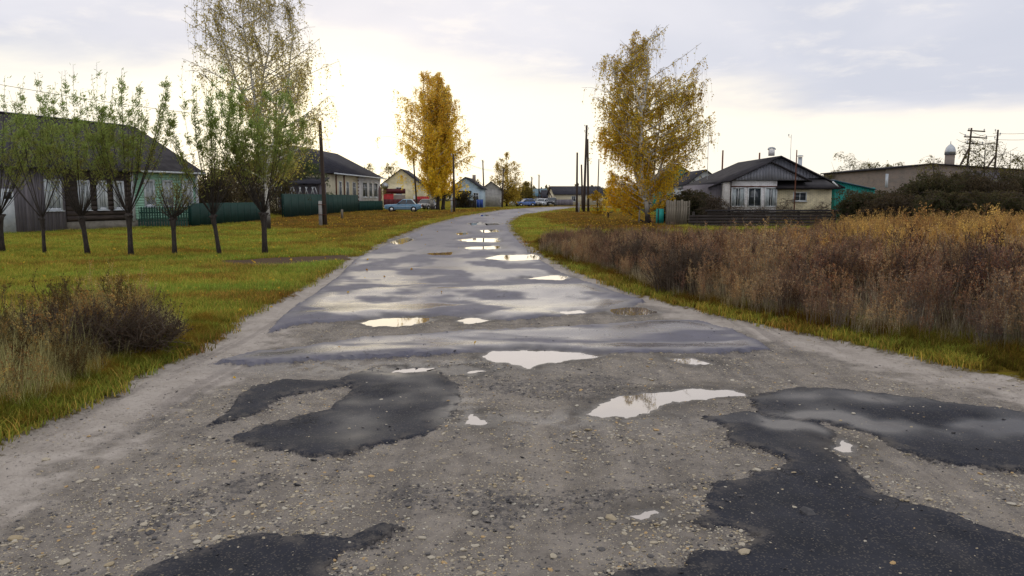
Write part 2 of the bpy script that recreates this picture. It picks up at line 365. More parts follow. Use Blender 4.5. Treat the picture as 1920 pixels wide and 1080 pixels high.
def leafmat(name, trans=.55):
    if name in MATS: return MATS[name]
    m, nt = newmat(name); at = N(nt, 'ShaderNodeAttribute', attribute_name='Col')
    d = N(nt, 'ShaderNodeBsdfDiffuse'); t = N(nt, 'ShaderNodeBsdfTranslucent'); x = N(nt, 'ShaderNodeMixShader'); x.inputs[0].default_value = trans
    LK(nt, at.outputs['Color'], d.inputs[0]); LK(nt, at.outputs['Color'], t.inputs[0]); LK(nt, d.outputs[0], x.inputs[1]); LK(nt, t.outputs[0], x.inputs[2])
    o = N(nt, 'ShaderNodeOutputMaterial'); LK(nt, x.outputs[0], o.inputs[0]); MATS[name] = m; return m
def tintmat(name, trans=.4):
    """plant material: mesh colour shifted by each clump's own random"""
    if name in MATS: return MATS[name]
    m, nt = newmat(name); at = N(nt, 'ShaderNodeAttribute', attribute_name='Col'); oi = N(nt, 'ShaderNodeObjectInfo')
    ti = N(nt, 'ShaderNodeAttribute', attribute_name='tint', attribute_type='INSTANCER')
    hv = N(nt, 'ShaderNodeHueSaturation'); LK(nt, at.outputs['Color'], hv.inputs['Color'])
    LK(nt, mth(nt, 'ADD', mth(nt, 'MULTIPLY', oi.outputs['Random'], .7), .65), hv.inputs['Value'])
    LK(nt, mth(nt, 'ADD', mth(nt, 'MULTIPLY', oi.outputs['Random'], .03), .485), hv.inputs['Hue'])
    tc_ = mixc(nt, 1.0, hv.outputs[0], ti.outputs['Color'], 'MULTIPLY')
    d = N(nt, 'ShaderNodeBsdfDiffuse'); t = N(nt, 'ShaderNodeBsdfTranslucent'); x = N(nt, 'ShaderNodeMixShader'); x.inputs[0].default_value = trans
    LK(nt, tc_, d.inputs[0]); LK(nt, tc_, t.inputs[0]); LK(nt, d.outputs[0], x.inputs[1]); LK(nt, t.outputs[0], x.inputs[2])
    o = N(nt, 'ShaderNodeOutputMaterial'); LK(nt, x.outputs[0], o.inputs[0]); MATS[name] = m; return m
def brickmat(name, c1, c2, mortar, scale=1.0, rough=.85, axis='xz'):
    if name in MATS: return MATS[name]
    m, nt = newmat(name); tc = N(nt, 'ShaderNodeTexCoord'); s = N(nt, 'ShaderNodeSeparateXYZ'); LK(nt, tc.outputs['Object'], s.inputs[0])
    c = N(nt, 'ShaderNodeCombineXYZ'); LK(nt, mth(nt, 'ADD', s.outputs[0], s.outputs[1]), c.inputs[0]); LK(nt, s.outputs[2], c.inputs[1])
    b = N(nt, 'ShaderNodeTexBrick'); LK(nt, c.outputs[0], b.inputs['Vector'])
    b.inputs['Color1'].default_value = (*c1, 1); b.inputs['Color2'].default_value = (*c2, 1); b.inputs['Mortar'].default_value = (*mortar, 1)
    b.inputs['Scale'].default_value = 1; b.inputs['Brick Width'].default_value = .26 * scale; b.inputs['Row Height'].default_value = .085 * scale
    b.inputs['Mortar Size'].default_value = .010 * scale; b.inputs['Mortar Smooth'].default_value = .2
    g = noise(nt, tc.outputs['Object'], 1.3, 6, .7); col = mixc(nt, mth(nt, 'MULTIPLY', sstep(nt, g, .45, .75), .5), b.outputs[0], (.10, .09, .08))
    principled(nt, col, rough, .2, 0, b.outputs['Fac'], -.4, .01); MATS[name] = m; return m
def glassmat(name='window_glass', col=(.02, .025, .03)):
    if name in MATS: return MATS[name]
    m, nt = newmat(name); tc = N(nt, 'ShaderNodeTexCoord'); a = noise(nt, tc.outputs['Object'], 1.5, 2)
    principled(nt, mixc(nt, a, col, tuple(2.2 * c for c in col)), .06, .6); MATS[name] = m; return m

M = dict(
    grey_board=worn('grey_board', (.16, .15, .175), (.23, .21, .24), stretch=(6, 6, .6), vary=.35),
    blue_board=worn('blue_grey_board', (.24, .25, .30), (.32, .33, .38), stretch=(6, 6, .6), vary=.3),
    dark_log=worn('dark_log', (.045, .035, .032), (.085, .065, .055), stretch=(.6, .6, 5), vary=.4),
    mint=worn('mint_paint', (.36, .66, .50), (.44, .72, .57), rough=.7, vary=.12, gamt=.2),
    white=worn('white_paint', (.62, .66, .68), (.74, .77, .78), rough=.6, gamt=.3),
    old_white=worn('old_white_paint', (.58, .64, .70), (.70, .74, .78), rough=.7, gamt=.3),
    slate=worn('slate_roof', (.034, .032, .038), (.058, .054, .062), rough=.95, spec=.08, gamt=.4, grime=(.05, .06, .03), vary=.2),
    slate2=worn('grey_sheet_roof', (.030, .030, .040), (.05, .05, .06), rough=.95, spec=.08, vary=.15),
    green_metal=worn('green_metal', (.010, .042, .036), (.015, .054, .046), rough=.7, spec=.12, gamt=.25, vary=.12),
    green_wood=worn('green_picket_paint', (.012, .06, .045), (.02, .08, .06), rough=.6, vary=.25),
    cream=worn('cream_render', (.58, .53, .38), (.66, .60, .44), gamt=.2),
    cream_brick=brickmat('cream_brick', (.80, .72, .48), (.76, .67, .44), (.48, .42, .30)),
    white_brick=brickmat('white_brick', (.74, .73, .72), (.66, .65, .66), (.42, .41, .40)),
    old_brick=brickmat('old_brick', (.26, .20, .165), (.20, .17, .15), (.25, .23, .20), 1.2),
    bark=worn('willow_bark', (.028, .022, .020), (.06, .048, .04), stretch=(3, 3, 1), scale=8, fine=60, bstr=.8),
    twig=worn('thin_twig', (.09, .065, .048), (.14, .105, .075), scale=5),
    old_pole=worn('tarred_pole', (.045, .032, .026), (.085, .06, .045), stretch=(8, 8, .5), vary=.3),
    concrete=worn('concrete', (.33, .32, .31), (.45, .44, .42), fine=50),
    fence_wood=worn('old_fence_wood', (.15, .13, .10), (.25, .215, .165), stretch=(6, 6, .7), vary=.4),
    dark_wood=worn('dark_wood', (.032, .026, .024), (.055, .045, .042), stretch=(.7, 4, 4), vary=.4),
    teal=worn('teal_paint', (.02, .30, .26), (.03, .38, .33), rough=.6, gamt=.25),
    red=worn('red_sheet', (.42, .018, .022), (.52, .03, .035), rough=.5, gamt=.15),
    maroon=worn('maroon_sheet', (.09, .012, .018), (.13, .02, .025), rough=.5),
    blue=worn('blue_sheet', (.02, .06, .30), (.03, .09, .38), rough=.5, gamt=.2),
    light_blue=worn('light_blue_paint', (.40, .55, .66), (.52, .65, .74), rough=.7),
    blue_roof=worn('blue_roof', (.03, .10, .15), (.05, .14, .19), rough=.5),
    tar=worn('tar_paper', (.022, .020, .024), (.04, .036, .04), rough=.9, vary=.3),
    galv=worn('galvanised_metal', (.42, .45, .48), (.55, .58, .60), rough=.35, spec=.5, metal=.7, gamt=.3),
    rust=worn('rust_pipe', (.12, .04, .02), (.18, .07, .04)),
    brick_base=worn('pale_stone_base', (.20, .18, .15), (.30, .28, .24)),
    glass=glassmat(), curtain=worn('lace_curtain', (.55, .60, .62), (.35, .40, .42), scale=9, stretch=(1, 1, .3)),
    rubber=worn('rubber', (.015, .015, .016), (.028, .028, .03)),
    chrome=worn('dull_chrome', (.6, .6, .6), (.7, .7, .7), rough=.2, metal=.9, gamt=.1),
    lamp_glass=worn('lamp_glass', (.55, .55, .55), (.7, .7, .7), rough=.1),
    lamp_red=worn('red_lamp', (.35, .01, .01), (.45, .02, .02), rough=.2),
)
def paintmat(name, c):
    m, nt = newmat(name); tc = N(nt, 'ShaderNodeTexCoord'); s = N(nt, 'ShaderNodeSeparateXYZ'); LK(nt, tc.outputs['Object'], s.inputs[0])
    g = noise(nt, tc.outputs['Object'], 4, 5); dirt = mth(nt, 'MULTIPLY', mth(nt, 'SUBTRACT', 1.0, sstep(nt, mth(nt, 'ADD', s.outputs[2], mth(nt, 'MULTIPLY', g, .25)), .25, .75)), .7)
    p = principled(nt, mixc(nt, dirt, c, (.16, .14, .12)), .32, .5); p.inputs['Coat Weight'].default_value = .5; p.inputs['Coat Roughness'].default_value = .12; return m
# birch bark: white with dark bands
mb, nt = newmat('birch_bark'); tc = N(nt, 'ShaderNodeTexCoord'); mp = N(nt, 'ShaderNodeMapping'); mp.inputs['Scale'].default_value = (1.2, 1.2, 5)
LK(nt, tc.outputs['Object'], mp.inputs[0]); a = noise(nt, mp.outputs[0], 2.2, 5, .7); b = noise(nt, tc.outputs['Object'], .8, 3)
s_ = N(nt, 'ShaderNodeSeparateXYZ'); LK(nt, tc.outputs['Object'], s_.inputs[0])
lowd = mth(nt, 'SUBTRACT', 1.0, sstep(nt, mth(nt, 'ADD', s_.outputs[2], b), .8, 2.2))
fac = mth(nt, 'MAXIMUM', sstep(nt, a, .52, .62), lowd)
principled(nt, mixc(nt, fac, (.62, .60, .56), (.05, .043, .038)), .8, .2, 0, a, .4, .01); M['birch'] = mb

# ------------------------------------------------------------------ the ground shader: masks give gravel, sand, tar, turf
gm, nt = newmat('ground')
tc = N(nt, 'ShaderNodeTexCoord'); OB = tc.outputs['Object']
def AT(n): return N(nt, 'ShaderNodeAttribute', attribute_name=n).outputs['Fac']
def vor(scale, feature='F1', vec=OB, rnd=1.0):
    v = N(nt, 'ShaderNodeTexVoronoi', feature=feature); v.inputs['Scale'].default_value = scale; v.inputs['Randomness'].default_value = rnd; LK(nt, vec, v.inputs['Vector']); return v
nA = noise(nt, OB, 1.3, 5, .6); nB = noise(nt, OB, 9, 6, .7); nC = noise(nt, OB, 60, 4, .7); nD = noise(nt, OB, .45, 4, .6); nE = noise(nt, OB, 3.5, 5, .65)
rag = mth(nt, 'MULTIPLY', mth(nt, 'SUBTRACT', noise(nt, OB, 16, 6, .75), .5), .16)
asph = sstep(nt, mth(nt, 'ADD', AT('asph'), rag), -.012, .012)
fresh = sstep(nt, mth(nt, 'ADD', AT('patch'), rag), -.012, .012)
sand = mth(nt, 'MULTIPLY', AT('sand'), 1.0); crumb = sstep(nt, mth(nt, 'ADD', AT('crumb'), mth(nt, 'MULTIPLY', rag, 2.0)), -.02, .06)
turf = sstep(nt, mth(nt, 'ADD', mth(nt, 'MULTIPLY', AT('road'), -1), mth(nt, 'MULTIPLY', mth(nt, 'SUBTRACT', nB, .5), .5)), -.05, .06)
wet = AT('wet')
grav = mixc(nt, sstep(nt, nE, .35, .65), (.135, .118, .102), (.215, .190, .165))
grav = mixc(nt, mth(nt, 'MULTIPLY', sstep(nt, nB, .45, .7), .6), grav, (.095, .085, .080))
grav = mixc(nt, mth(nt, 'MULTIPLY', sstep(nt, nC, .5, .7), .5), grav, (.24, .215, .18))
sm_ = N(nt, 'ShaderNodeMapping'); sm_.inputs['Scale'].default_value = (2.6, .22, 1); sm_.inputs['Rotation'].default_value = (0, 0, -.12); LK(nt, OB, sm_.inputs[0]); stk = noise(nt, sm_.outputs[0], 1.6, 5, .65, .4)
grav = mixc(nt, mth(nt, 'MULTIPLY', sstep(nt, stk, .50, .66), .55), grav, (.085, .076, .072)); grav = mixc(nt, mth(nt, 'MULTIPLY', sstep(nt, stk, .46, .34), .35), grav, (.26, .225, .19))
# stones set in the gravel, three sizes
hst = None
for sc_, thr, rad in ((16, .80, .30), (34, .66, .34), (80, .45, .36)):
    vv = N(nt, 'ShaderNodeMapping'); LK(nt, OB, vv.inputs[0]); vv.inputs['Scale'].default_value = (1, 1.25, 1); vv.inputs['Rotation'].default_value = (0, 0, .3)
    v = vor(sc_, vec=vv.outputs[0]); cs = N(nt, 'ShaderNodeSeparateColor'); LK(nt, v.outputs['Color'], cs.inputs[0])
    on = mth(nt, 'MULTIPLY', mth(nt, 'GREATER_THAN', mth(nt, 'ADD', cs.outputs[0], mth(nt, 'MULTIPLY', mth(nt, 'SUBTRACT', nA, .5), .5)), thr), mth(nt, 'SUBTRACT', 1.0, sstep(nt, mth(nt, 'ADD', v.outputs['Distance'], mth(nt, 'MULTIPLY', mth(nt, 'SUBTRACT', nC, .5), .25)), rad * .6, rad)))
    c = mixc(nt, cs.outputs[1], (.46, .36, .20), (.50, .47, .40)); c = mixc(nt, mth(nt, 'GREATER_THAN', cs.outputs[2], .72), c, (.10, .10, .11))
    grav = mixc(nt, mth(nt, 'MULTIPLY', on, .85), grav, c)
    h = mth(nt, 'MULTIPLY', on, 1.0 / sc_); hst = h if hst is None else mth(nt, 'ADD', hst, h)
sandc = mixc(nt, sstep(nt, nE, .3, .7), (.27, .238, .208), (.35, .312, .278)); sandc = mixc(nt, mth(nt, 'MULTIPLY', sstep(nt, nB, .55, .7), .35), sandc, (.16, .14, .12)); sandc = mixc(nt, mth(nt, 'MULTIPLY', sstep(nt, stk, .52, .66), .45), sandc, (.15, .13, .12))
dirt = mixc(nt, sstep(nt, mth(nt, 'ADD', sand, mth(nt, 'MULTIPLY', mth(nt, 'SUBTRACT', nE, .5), .9)), .35, .75), grav, sandc)
sandy = sstep(nt, mth(nt, 'ADD', sand, mth(nt, 'MULTIPLY', mth(nt, 'SUBTRACT', nE, .5), .9)), .35, .75)
dirt = mixc(nt, mth(nt, 'MULTIPLY', crumb, mth(nt, 'MULTIPLY', .65, sstep(nt, noise(nt, OB, 20, 6, .8), .44, .58))), dirt, (.033, .034, .042))
spk = vor(140); spc = N(nt, 'ShaderNodeSeparateColor'); LK(nt, spk.outputs['Color'], spc.inputs[0])
old = mixc(nt, sstep(nt, nE, .3, .7), (.055, .055, .085), (.092, .09, .128)); old = mixc(nt, mth(nt, 'MULTIPLY', spc.outputs[0], .35), old, (.16, .155, .155))
old = mixc(nt, mth(nt, 'MULTIPLY', sstep(nt, nB, .52, .72), .4), old, (.15, .135, .12))
new = mixc(nt, sstep(nt, nE, .3, .7), (.012, .014, .021), (.020, .022, .032)); new = mixc(nt, mth(nt, 'MULTIPLY', mth(nt, 'GREATER_THAN', spc.outputs[1], .90), .25), new, (.20, .17, .13))
new = mixc(nt, mth(nt, 'MULTIPLY', sstep(nt, nB, .56, .72), .30), new, (.06, .055, .055))
tarc = mixc(nt, fresh, old, new)
dst = mth(nt, 'MULTIPLY', mth(nt, 'SUBTRACT', 1.0, sstep(nt, AT('patch'), .0, .16)), sstep(nt, mth(nt, 'ADD', nB, mth(nt, 'MULTIPLY', nC, .3)), .60, .74)); tarc = mixc(nt, mth(nt, 'MULTIPLY', mth(nt, 'MULTIPLY', dst, fresh), .5), tarc, (.13, .115, .10))
tarc = mixc(nt, mth(nt, 'MULTIPLY', mth(nt, 'MULTIPLY', sstep(nt, stk, .52, .68), fresh), .2), tarc, (.060, .056, .056))
# hairline cracks in the tar
ck = N(nt, 'ShaderNodeTexVoronoi', feature='DISTANCE_TO_EDGE'); ck.inputs['Scale'].default_value = .9
cv = N(nt, 'ShaderNodeVectorMath', operation='ADD'); LK(nt, OB, cv.inputs[0]); nv = N(nt, 'ShaderNodeTexNoise'); nv.inputs['Scale'].default_value = 2.5; nv.inputs['Detail'].default_value = 5; LK(nt, OB, nv.inputs[0]); LK(nt, nv.outputs['Color'], cv.inputs[1]); LK(nt, cv.outputs[0], ck.inputs[0])
crk = mth(nt, 'MULTIPLY', mth(nt, 'SUBTRACT', 1.0, sstep(nt, ck.outputs['Distance'], .002, .009)), mth(nt, 'MULTIPLY', asph, sstep(nt, nA, .5, .6)))
tarc = mixc(nt, mth(nt, 'MULTIPLY', crk, .7), tarc, (.012, .012, .014))
roadc = mixc(nt, asph, dirt, tarc)
# turf base
tv = N(nt, 'ShaderNodeMapping'); tv.inputs['Scale'].default_value = (.5, 1.6, 1); LK(nt, OB, tv.inputs[0]); t1 = noise(nt, tv.outputs[0], .5, 5, .65); t2 = noise(nt, tv.outputs[0], 2.2, 5, .7)
turfc = mixc(nt, sstep(nt, t1, .36, .60), (.14, .16, .016), (.24, .18, .022)); turfc = mixc(nt, mth(nt, 'MULTIPLY', sstep(nt, t2, .45, .68), .6), turfc, (.10, .062, .022))
turfc = mixc(nt, mth(nt, 'MULTIPLY', AT('brown'), .85), turfc, mixc(nt, t2, (.085, .045, .018), (.15, .085, .03)))
turfc = mixc(nt, mth(nt, 'MULTIPLY', sstep(nt, nC, .4, .65), .35), turfc, (.03, .03, .01))
turfc = mixc(nt, sstep(nt, mth(nt, 'ADD', AT('path'), mth(nt, 'MULTIPLY', rag, 3.0)), -.1, .15), turfc, (.13, .092, .065))
colr = mixc(nt, turf, roadc, turfc)
wetf = mth(nt, 'MULTIPLY', wet, mth(nt, 'SUBTRACT', 1.0, turf))
colr = mixc(nt, mth(nt, 'MULTIPLY', AT('damp'), mth(nt, 'SUBTRACT', .6, mth(nt, 'MULTIPLY', turf, .6))), colr, (.045, .040, .036))
colr = mixc(nt, mth(nt, 'MULTIPLY', wetf, .8), colr, mixc(nt, 1.0, colr, (.42, .42, .46), 'MULTIPLY'))
# gloss: damp everywhere, wetter where masked
dry = mth(nt, 'ADD', mth(nt, 'MULTIPLY', nB, .25), mixc(nt, asph, (.70, .70, .70), mixc(nt, fresh, (.48, .48, .48), (.62, .62, .62))))
rgh = mth(nt, 'ADD', mth(nt, 'MULTIPLY', dry, mth(nt, 'SUBTRACT', 1.0, wetf)), mth(nt, 'MULTIPLY', wetf, mth(nt, 'ADD', .08, mth(nt, 'MULTIPLY', nE, .26))))
rgh = mth(nt, 'MAXIMUM', rgh, mth(nt, 'MULTIPLY', turf, .95))
hh = mth(nt, 'ADD', mth(nt, 'MULTIPLY', nC, .006), mth(nt, 'MULTIPLY', nB, .010))
hh = mth(nt, 'ADD', hh, mth(nt, 'MULTIPLY', hst, .35)); 
hroad = mth(nt, 'ADD', mth(nt, 'MULTIPLY', hh, mth(nt, 'SUBTRACT', 1.0, asph)), mth(nt, 'MULTIPLY', mth(nt, 'ADD', mth(nt, 'MULTIPLY', spk.outputs['Distance'], .0009), mth(nt, 'MULTIPLY', nB, .0025)), asph))
hroad = mth(nt, 'ADD', hroad, mth(nt, 'MULTIPLY', mth(nt, 'MULTIPLY', asph, fresh), .010))
hroad = mth(nt, 'ADD', hroad, mth(nt, 'MULTIPLY', crk, -.004)); hroad = mth(nt, 'MULTIPLY', hroad, mth(nt, 'SUBTRACT', 1.0, mth(nt, 'MULTIPLY', wetf, .75)))
hroad = mth(nt, 'ADD', hroad, mth(nt, 'MULTIPLY', turf, mth(nt, 'MULTIPLY', nC, .03)))
pr = principled(nt, colr, rgh, mth(nt, 'MULTIPLY', mth(nt, 'SUBTRACT', 1.0, turf), mth(nt, 'ADD', mth(nt, 'SUBTRACT', .20, mth(nt, 'MULTIPLY', fresh, .10)), mth(nt, 'MULTIPLY', wetf, .48))), 0, hroad, 1.0, 1.0)
LK(nt, mth(nt, 'SUBTRACT', 1.0, turf), pr.inputs['Specular IOR Level']) if False else None
M['ground'] = gm
# puddle water: cloudy mirror
wm, nt = newmat('puddle_water'); tc = N(nt, 'ShaderNodeTexCoord'); a = noise(nt, tc.outputs['Object'], 6, 3)
pw_ = principled(nt, mixc(nt, a, (.12, .105, .095), (.17, .15, .135)), .025, .5, 0, a, .05, .002); pw_.inputs['IOR'].default_value = 1.4
gl_ = N(nt, 'ShaderNodeBsdfGlossy'); gl_.inputs['Color'].default_value = (.93, .90, .89, 1); gl_.inputs['Roughness'].default_value = .02
xm_ = N(nt, 'ShaderNodeMixShader'); xm_.inputs[0].default_value = .22; LK(nt, pw_.outputs[0], xm_.inputs[1]); LK(nt, gl_.outputs[0], xm_.inputs[2])
LK(nt, xm_.outputs[0], [n for n in nt.nodes if n.type == 'OUTPUT_MATERIAL'][0].inputs[0])
M['water'] = wm

# ------------------------------------------------------------------ terrain sheets
def build_terrain():
    t0 = np.linspace(-.80, .80, 700); st = [.80]
    while st[-1] < 3.2: st.append(st[-1] + .012 + (st[-1] - .8) * .16)
    st = np.array(st[1:]); t = np.concatenate([-st[::-1], t0, st])
    y = [.5]
    while y[-1] < 2.4: y.append(y[-1] + .04)
    while y[-1] < 420: y.append(y[-1] + max(.006, min(.00098 * y[-1] ** 2, .022 * y[-1])))
    y = np.array(y); Y, T = np.meshgrid(y, t, indexing='ij'); X = (Y + 2) * T
    Z, m = surface(X, Y)
    br = np.maximum(brownness(X, Y), smooth(.1, .5, fbm(X * .22, Y * .5, 3, 21)) * .7)
    br = np.maximum(br, smooth(9.5, 14, Y) * smooth(0.2, 1.2, X - 1.5 + .5 * fbm(X, Y, 2)) * .8)
    br = np.maximum(br, .75 * smooth(-.55, -.05, m['road']) * smooth(-.2, .3, fbm(X * .5, Y * .5, 2, 31) + .1))
    pth = sdf(dirt_path, X, Y, .8)
    n0, n1 = X.shape; V = np.stack([X, Y, Z], -1).reshape(-1, 3)
    i = np.arange(n0 * n1).reshape(n0, n1); Q = np.stack([i[:-1, :-1], i[:-1, 1:], i[1:, 1:], i[1:, :-1]], -1).reshape(-1, 4)
    roadc = m['road'].ravel()[Q].mean(1); pid = m['pid'].ravel()[Q[:, 0]]
    A = dict(asph=m['asph'], patch=m['patch'], road=m['road'], wet=m['wet'], sand=m['sand'], damp=m['damp'], crumb=m['crumb'], brown=br, path=pth)
    A = {k: v.ravel() for k, v in A.items()}
    def part(name, sel, kind='structure', label=None, parent=None):
        q = Q[sel]
        if not len(q): return None
        u, inv = np.unique(q, return_inverse=True)
        me = np_mesh(name, V[u], [inv.reshape(-1, 4)], (M['ground'],), smooth_=True, attrs={k: a[u] for k, a in A.items()})
        o = link(name, me, parent)
        if parent is None: tag(o, kind=kind)
        if label: o['label'] = label
        return o
    part('ground', roadc <= 0)
    rd = part('road', (roadc > 0) & ((pid < 0) | (pid == 5)))
    names = ['rounded fresh tar patch on the left of the gravel', 'thin curved tar patch left of the rounded one', 'tar patch at the bottom left corner', 'long tar patch along the right verge', 'largest black tar patch at the bottom right']
    for k in range(5): part('asphalt_patch', (roadc > 0) & (pid == k), label=names[k], parent=rd)
    part('asphalt_patch', (roadc > 0) & (pid == 6), label='humped asphalt strip crossing the road in front of the big puddle', parent=rd)
build_terrain()
# the land outside the detailed sheet, to the horizon
b = MB(); rr = np.array([0, 60, 400, 3000]); th = np.linspace(0, 2 * math.pi, 49)[:-1]
V = [(0, 150, -.25)] + [(r * math.sin(a), 150 + r * math.cos(a), -.25) for r in rr[1:] for a in th]
T = [(0, 1 + (k + 1) % 48, 1 + k) for k in range(48)]; Q = [(1 + 48 * j + k, 1 + 48 * j + (k + 1) % 48, 1 + 48 * (j + 1) + (k + 1) % 48, 1 + 48 * (j + 1) + k) for j in range(2) for k in range(48)]
me = np_mesh('field', V, [np.array(Q), np.array(T)], (worn('far_turf', (.085, .09, .02), (.13, .10, .03), scale=.3, fine=0),)); tag(link('field', me), kind='structure')
for p, lab in PUD:
    c = p.mean(0); sc_ = 1 + .04 * p[:, 1].mean(); k = len(p); out = []
    area = sum(p[i][0] * p[(i + 1) % k][1] - p[(i + 1) % k][0] * p[i][1] for i in range(k)); sg = 1 if area > 0 else -1
    for i in range(k):
        for s in (0, .5):
            q = p[i] * (1 - s) + p[(i + 1) % k] * s; e = (p[(i + 1) % k] - p[i - 1 if s == 0 else i]); nn = np.array([e[1], -e[0]]) * sg; nn /= np.linalg.norm(nn) + 1e-9
            out.append(q + nn * .11 * sc_)
    me = bpy.data.meshes.new('puddle'); me.from_pydata([(q[0] - c[0], q[1] - c[1], 0) for q in (out if sg > 0 else out[::-1])], [], [list(range(len(out)))]); me.materials.append(M['water'])
    o = link('puddle', me, loc=(c[0], c[1], .004)); tag(o, lab, None, 'puddles in the potholes', 'structure')

# ------------------------------------------------------------------ buildings
def lx(O, ang, px, yl=0.0):
    """local x on the wall line (local y = yl) that the photo column px meets"""
    c, s = math.cos(ang), math.sin(ang); k = (px - 960) / 1410.0
    ox, oy = O[0] - s * yl, O[1] + c * yl
    return (k * oy - ox) / (c - k * s)
def roof_gable(T, x0, x1, y0, y1, ez, rz, mat, oh=.35, ridge='x', th=.09, yr=None, strips=0):
    """two slabs, each its own part; ridge along x or y"""
    if ridge == 'x':
        ym = (y0 + y1) / 2 if yr is None else yr
        sides = [((x0 - oh, x1 + oh), (y0, ym)), ((x0 - oh, x1 + oh), (y1, ym))]
        for (xa, xb), (ye, yr_) in sides:
            sg = -1 if ye < yr_ else 1; sl_ = (rz - ez) / abs(yr_ - ye); yo = ye + sg * oh; zo = ez - sl_ * oh
            b = MB(); V = [(xa, yo, zo), (xb, yo, zo), (xb, yr_, rz), (xa, yr_, rz)]; V += [(v[0], v[1], v[2] + th) for v in V]
            b.add(V, [(0, 3, 2, 1), (4, 5, 6, 7), (0, 1, 5, 4), (2, 3, 7, 6), (1, 2, 6, 5), (3, 0, 4, 7)])
            n = max(0, strips)
            for i in range(n):
                for j in (1,):
                    xx = xa + (xb - xa) * (i + .5) / n
                    b.add([(xx - .03, yo, zo + th), (xx + .03, yo, zo + th), (xx + .03, yr_, rz + th), (xx - .03, yr_, rz + th), (xx, yo, zo + th + .035), (xx, yr_, rz + th + .035)], [(0, 4, 5, 3), (4, 1, 2, 5)])
            b.build('roof_slope', mat, T)
    else:
        xm = (x0 + x1) / 2 if yr is None else yr
        for xe in (x0, x1):
            sg = -1 if xe < xm else 1; sl_ = (rz - ez) / abs(xm - xe); xo = xe + sg * oh; zo = ez - sl_ * oh; ya, yb = y0 - oh, y1 + oh
            b = MB(); V = [(xo, ya, zo), (xo, yb, zo), (xm, yb, rz), (xm, ya, rz)]; V += [(v[0], v[1], v[2] + th) for v in V]
            b.add(V, [(0, 3, 2, 1), (4, 5, 6, 7), (0, 1, 5, 4), (2, 3, 7, 6), (1, 2, 6, 5), (3, 0, 4, 7)]); b.build('roof_slope', mat, T)
def window(T, x, z, w, h, y=0.0, frame='white', n=2, curtain=True, fw=.07, sill=True, cross=True, name='window', axis='x', glass='glass'):
    """recess, pane, frame with mullions, sill and lace curtain on a wall facing -y (or -x/+x)"""
    def bx(b, x0, x1, y0, y1, z0, z1):
        if axis == 'x': b.box(x0, x1, y + y0, y + y1, z0, z1)
        else: b.box(y + y0, y + y1, x0, x1, z0, z1)
    b = MB(); bx(b, x - w / 2, x + w / 2, -.012, .004, z, z + h); wn = b.build(name, M[glass], T)
    b = MB(); bx(b, x - w / 2 - fw, x - w / 2, -.05, .01, z - fw, z + h + fw); bx(b, x + w / 2, x + w / 2 + fw, -.05, .01, z - fw, z + h + fw)
    bx(b, x - w / 2, x + w / 2, -.05, .01, z + h, z + h + fw); bx(b, x - w / 2, x + w / 2, -.05, .01, z - fw, z)
    for i in range(1, n): q = x - w / 2 + w * i / n; bx(b, q - .02, q + .02, -.035, -.012, z, z + h)
    if cross: bx(b, x - w / 2, x + w / 2, -.034, -.0125, z + h * .66, z + h * .66 + .035)
    b.build('frame', M[frame], wn)
    if sill: b = MB(); bx(b, x - w / 2 - fw - .04, x + w / 2 + fw + .04, -.12, .0, z - fw - .04, z - fw); b.build('sill', M[frame], wn)
    if curtain:
        b = MB()
        for s, e in (((-.48, -.16), (.14, .48)) if curtain != 2 else ((-.48, -.05), (-.02, .48))): bx(b, x + s * w, x + e * w, -.016, -.0125, z + .02, z + h - .02)
        b.build('curtain', M['curtain'], wn)
    return wn
def planks_v(T, name, mat, x0, x1, y, z0, z1, w=.15, gap=.008, th=.025, top=None, jit=.0):
    n = max(1, int(round((x1 - x0) / w))); w = (x1 - x0) / n; base = {}
    for i in range(n):
        xa = x0 + i * w; zt = z1 if top is None else top(xa + w / 2)
        b = MB(); b.box(0, w - gap, -th, 0, 0, zt - z0 + random.uniform(-jit, jit)); b.build(name, M[mat], T, loc=(xa, y + random.uniform(-.004, .004), z0), rot=(0, random.uniform(-.004, .004), 0))
def planks_h(T, name, mat, x0, x1, y, z0, z1, w=.2, th=.05, rnd_=False, gap=.008):
    n = max(1, int(round((z1 - z0) / w))); w = (z1 - z0) / n; me = None
    for i in range(n):
        if me is None:
            b = MB()
            if rnd_: b.tube([(x0, 0, w / 2), (x1, 0, w / 2)], w * .54, 10)
            else: b.box(x0, x1, -th, 0, 0, w - gap)
            o = b.build(name, M[mat], T, loc=(0, y, z0), smooth_=rnd_); me = o.data
        else: o = link(name, me, T, (0, y + random.uniform(-.006, .006), z0 + i * w))
def boxpart(T, name, mat, *a):
    b = MB(); b.box(*a); return b.build(name, M[mat], T)
def gable_face(T, name, mat, x0, x1, xm, z0, z1, y, th=.1):
    b = MB(); b.prism([(x0, z0), (x1, z0), (xm, z1)], y, y + th); return b.build(name, M[mat], T)

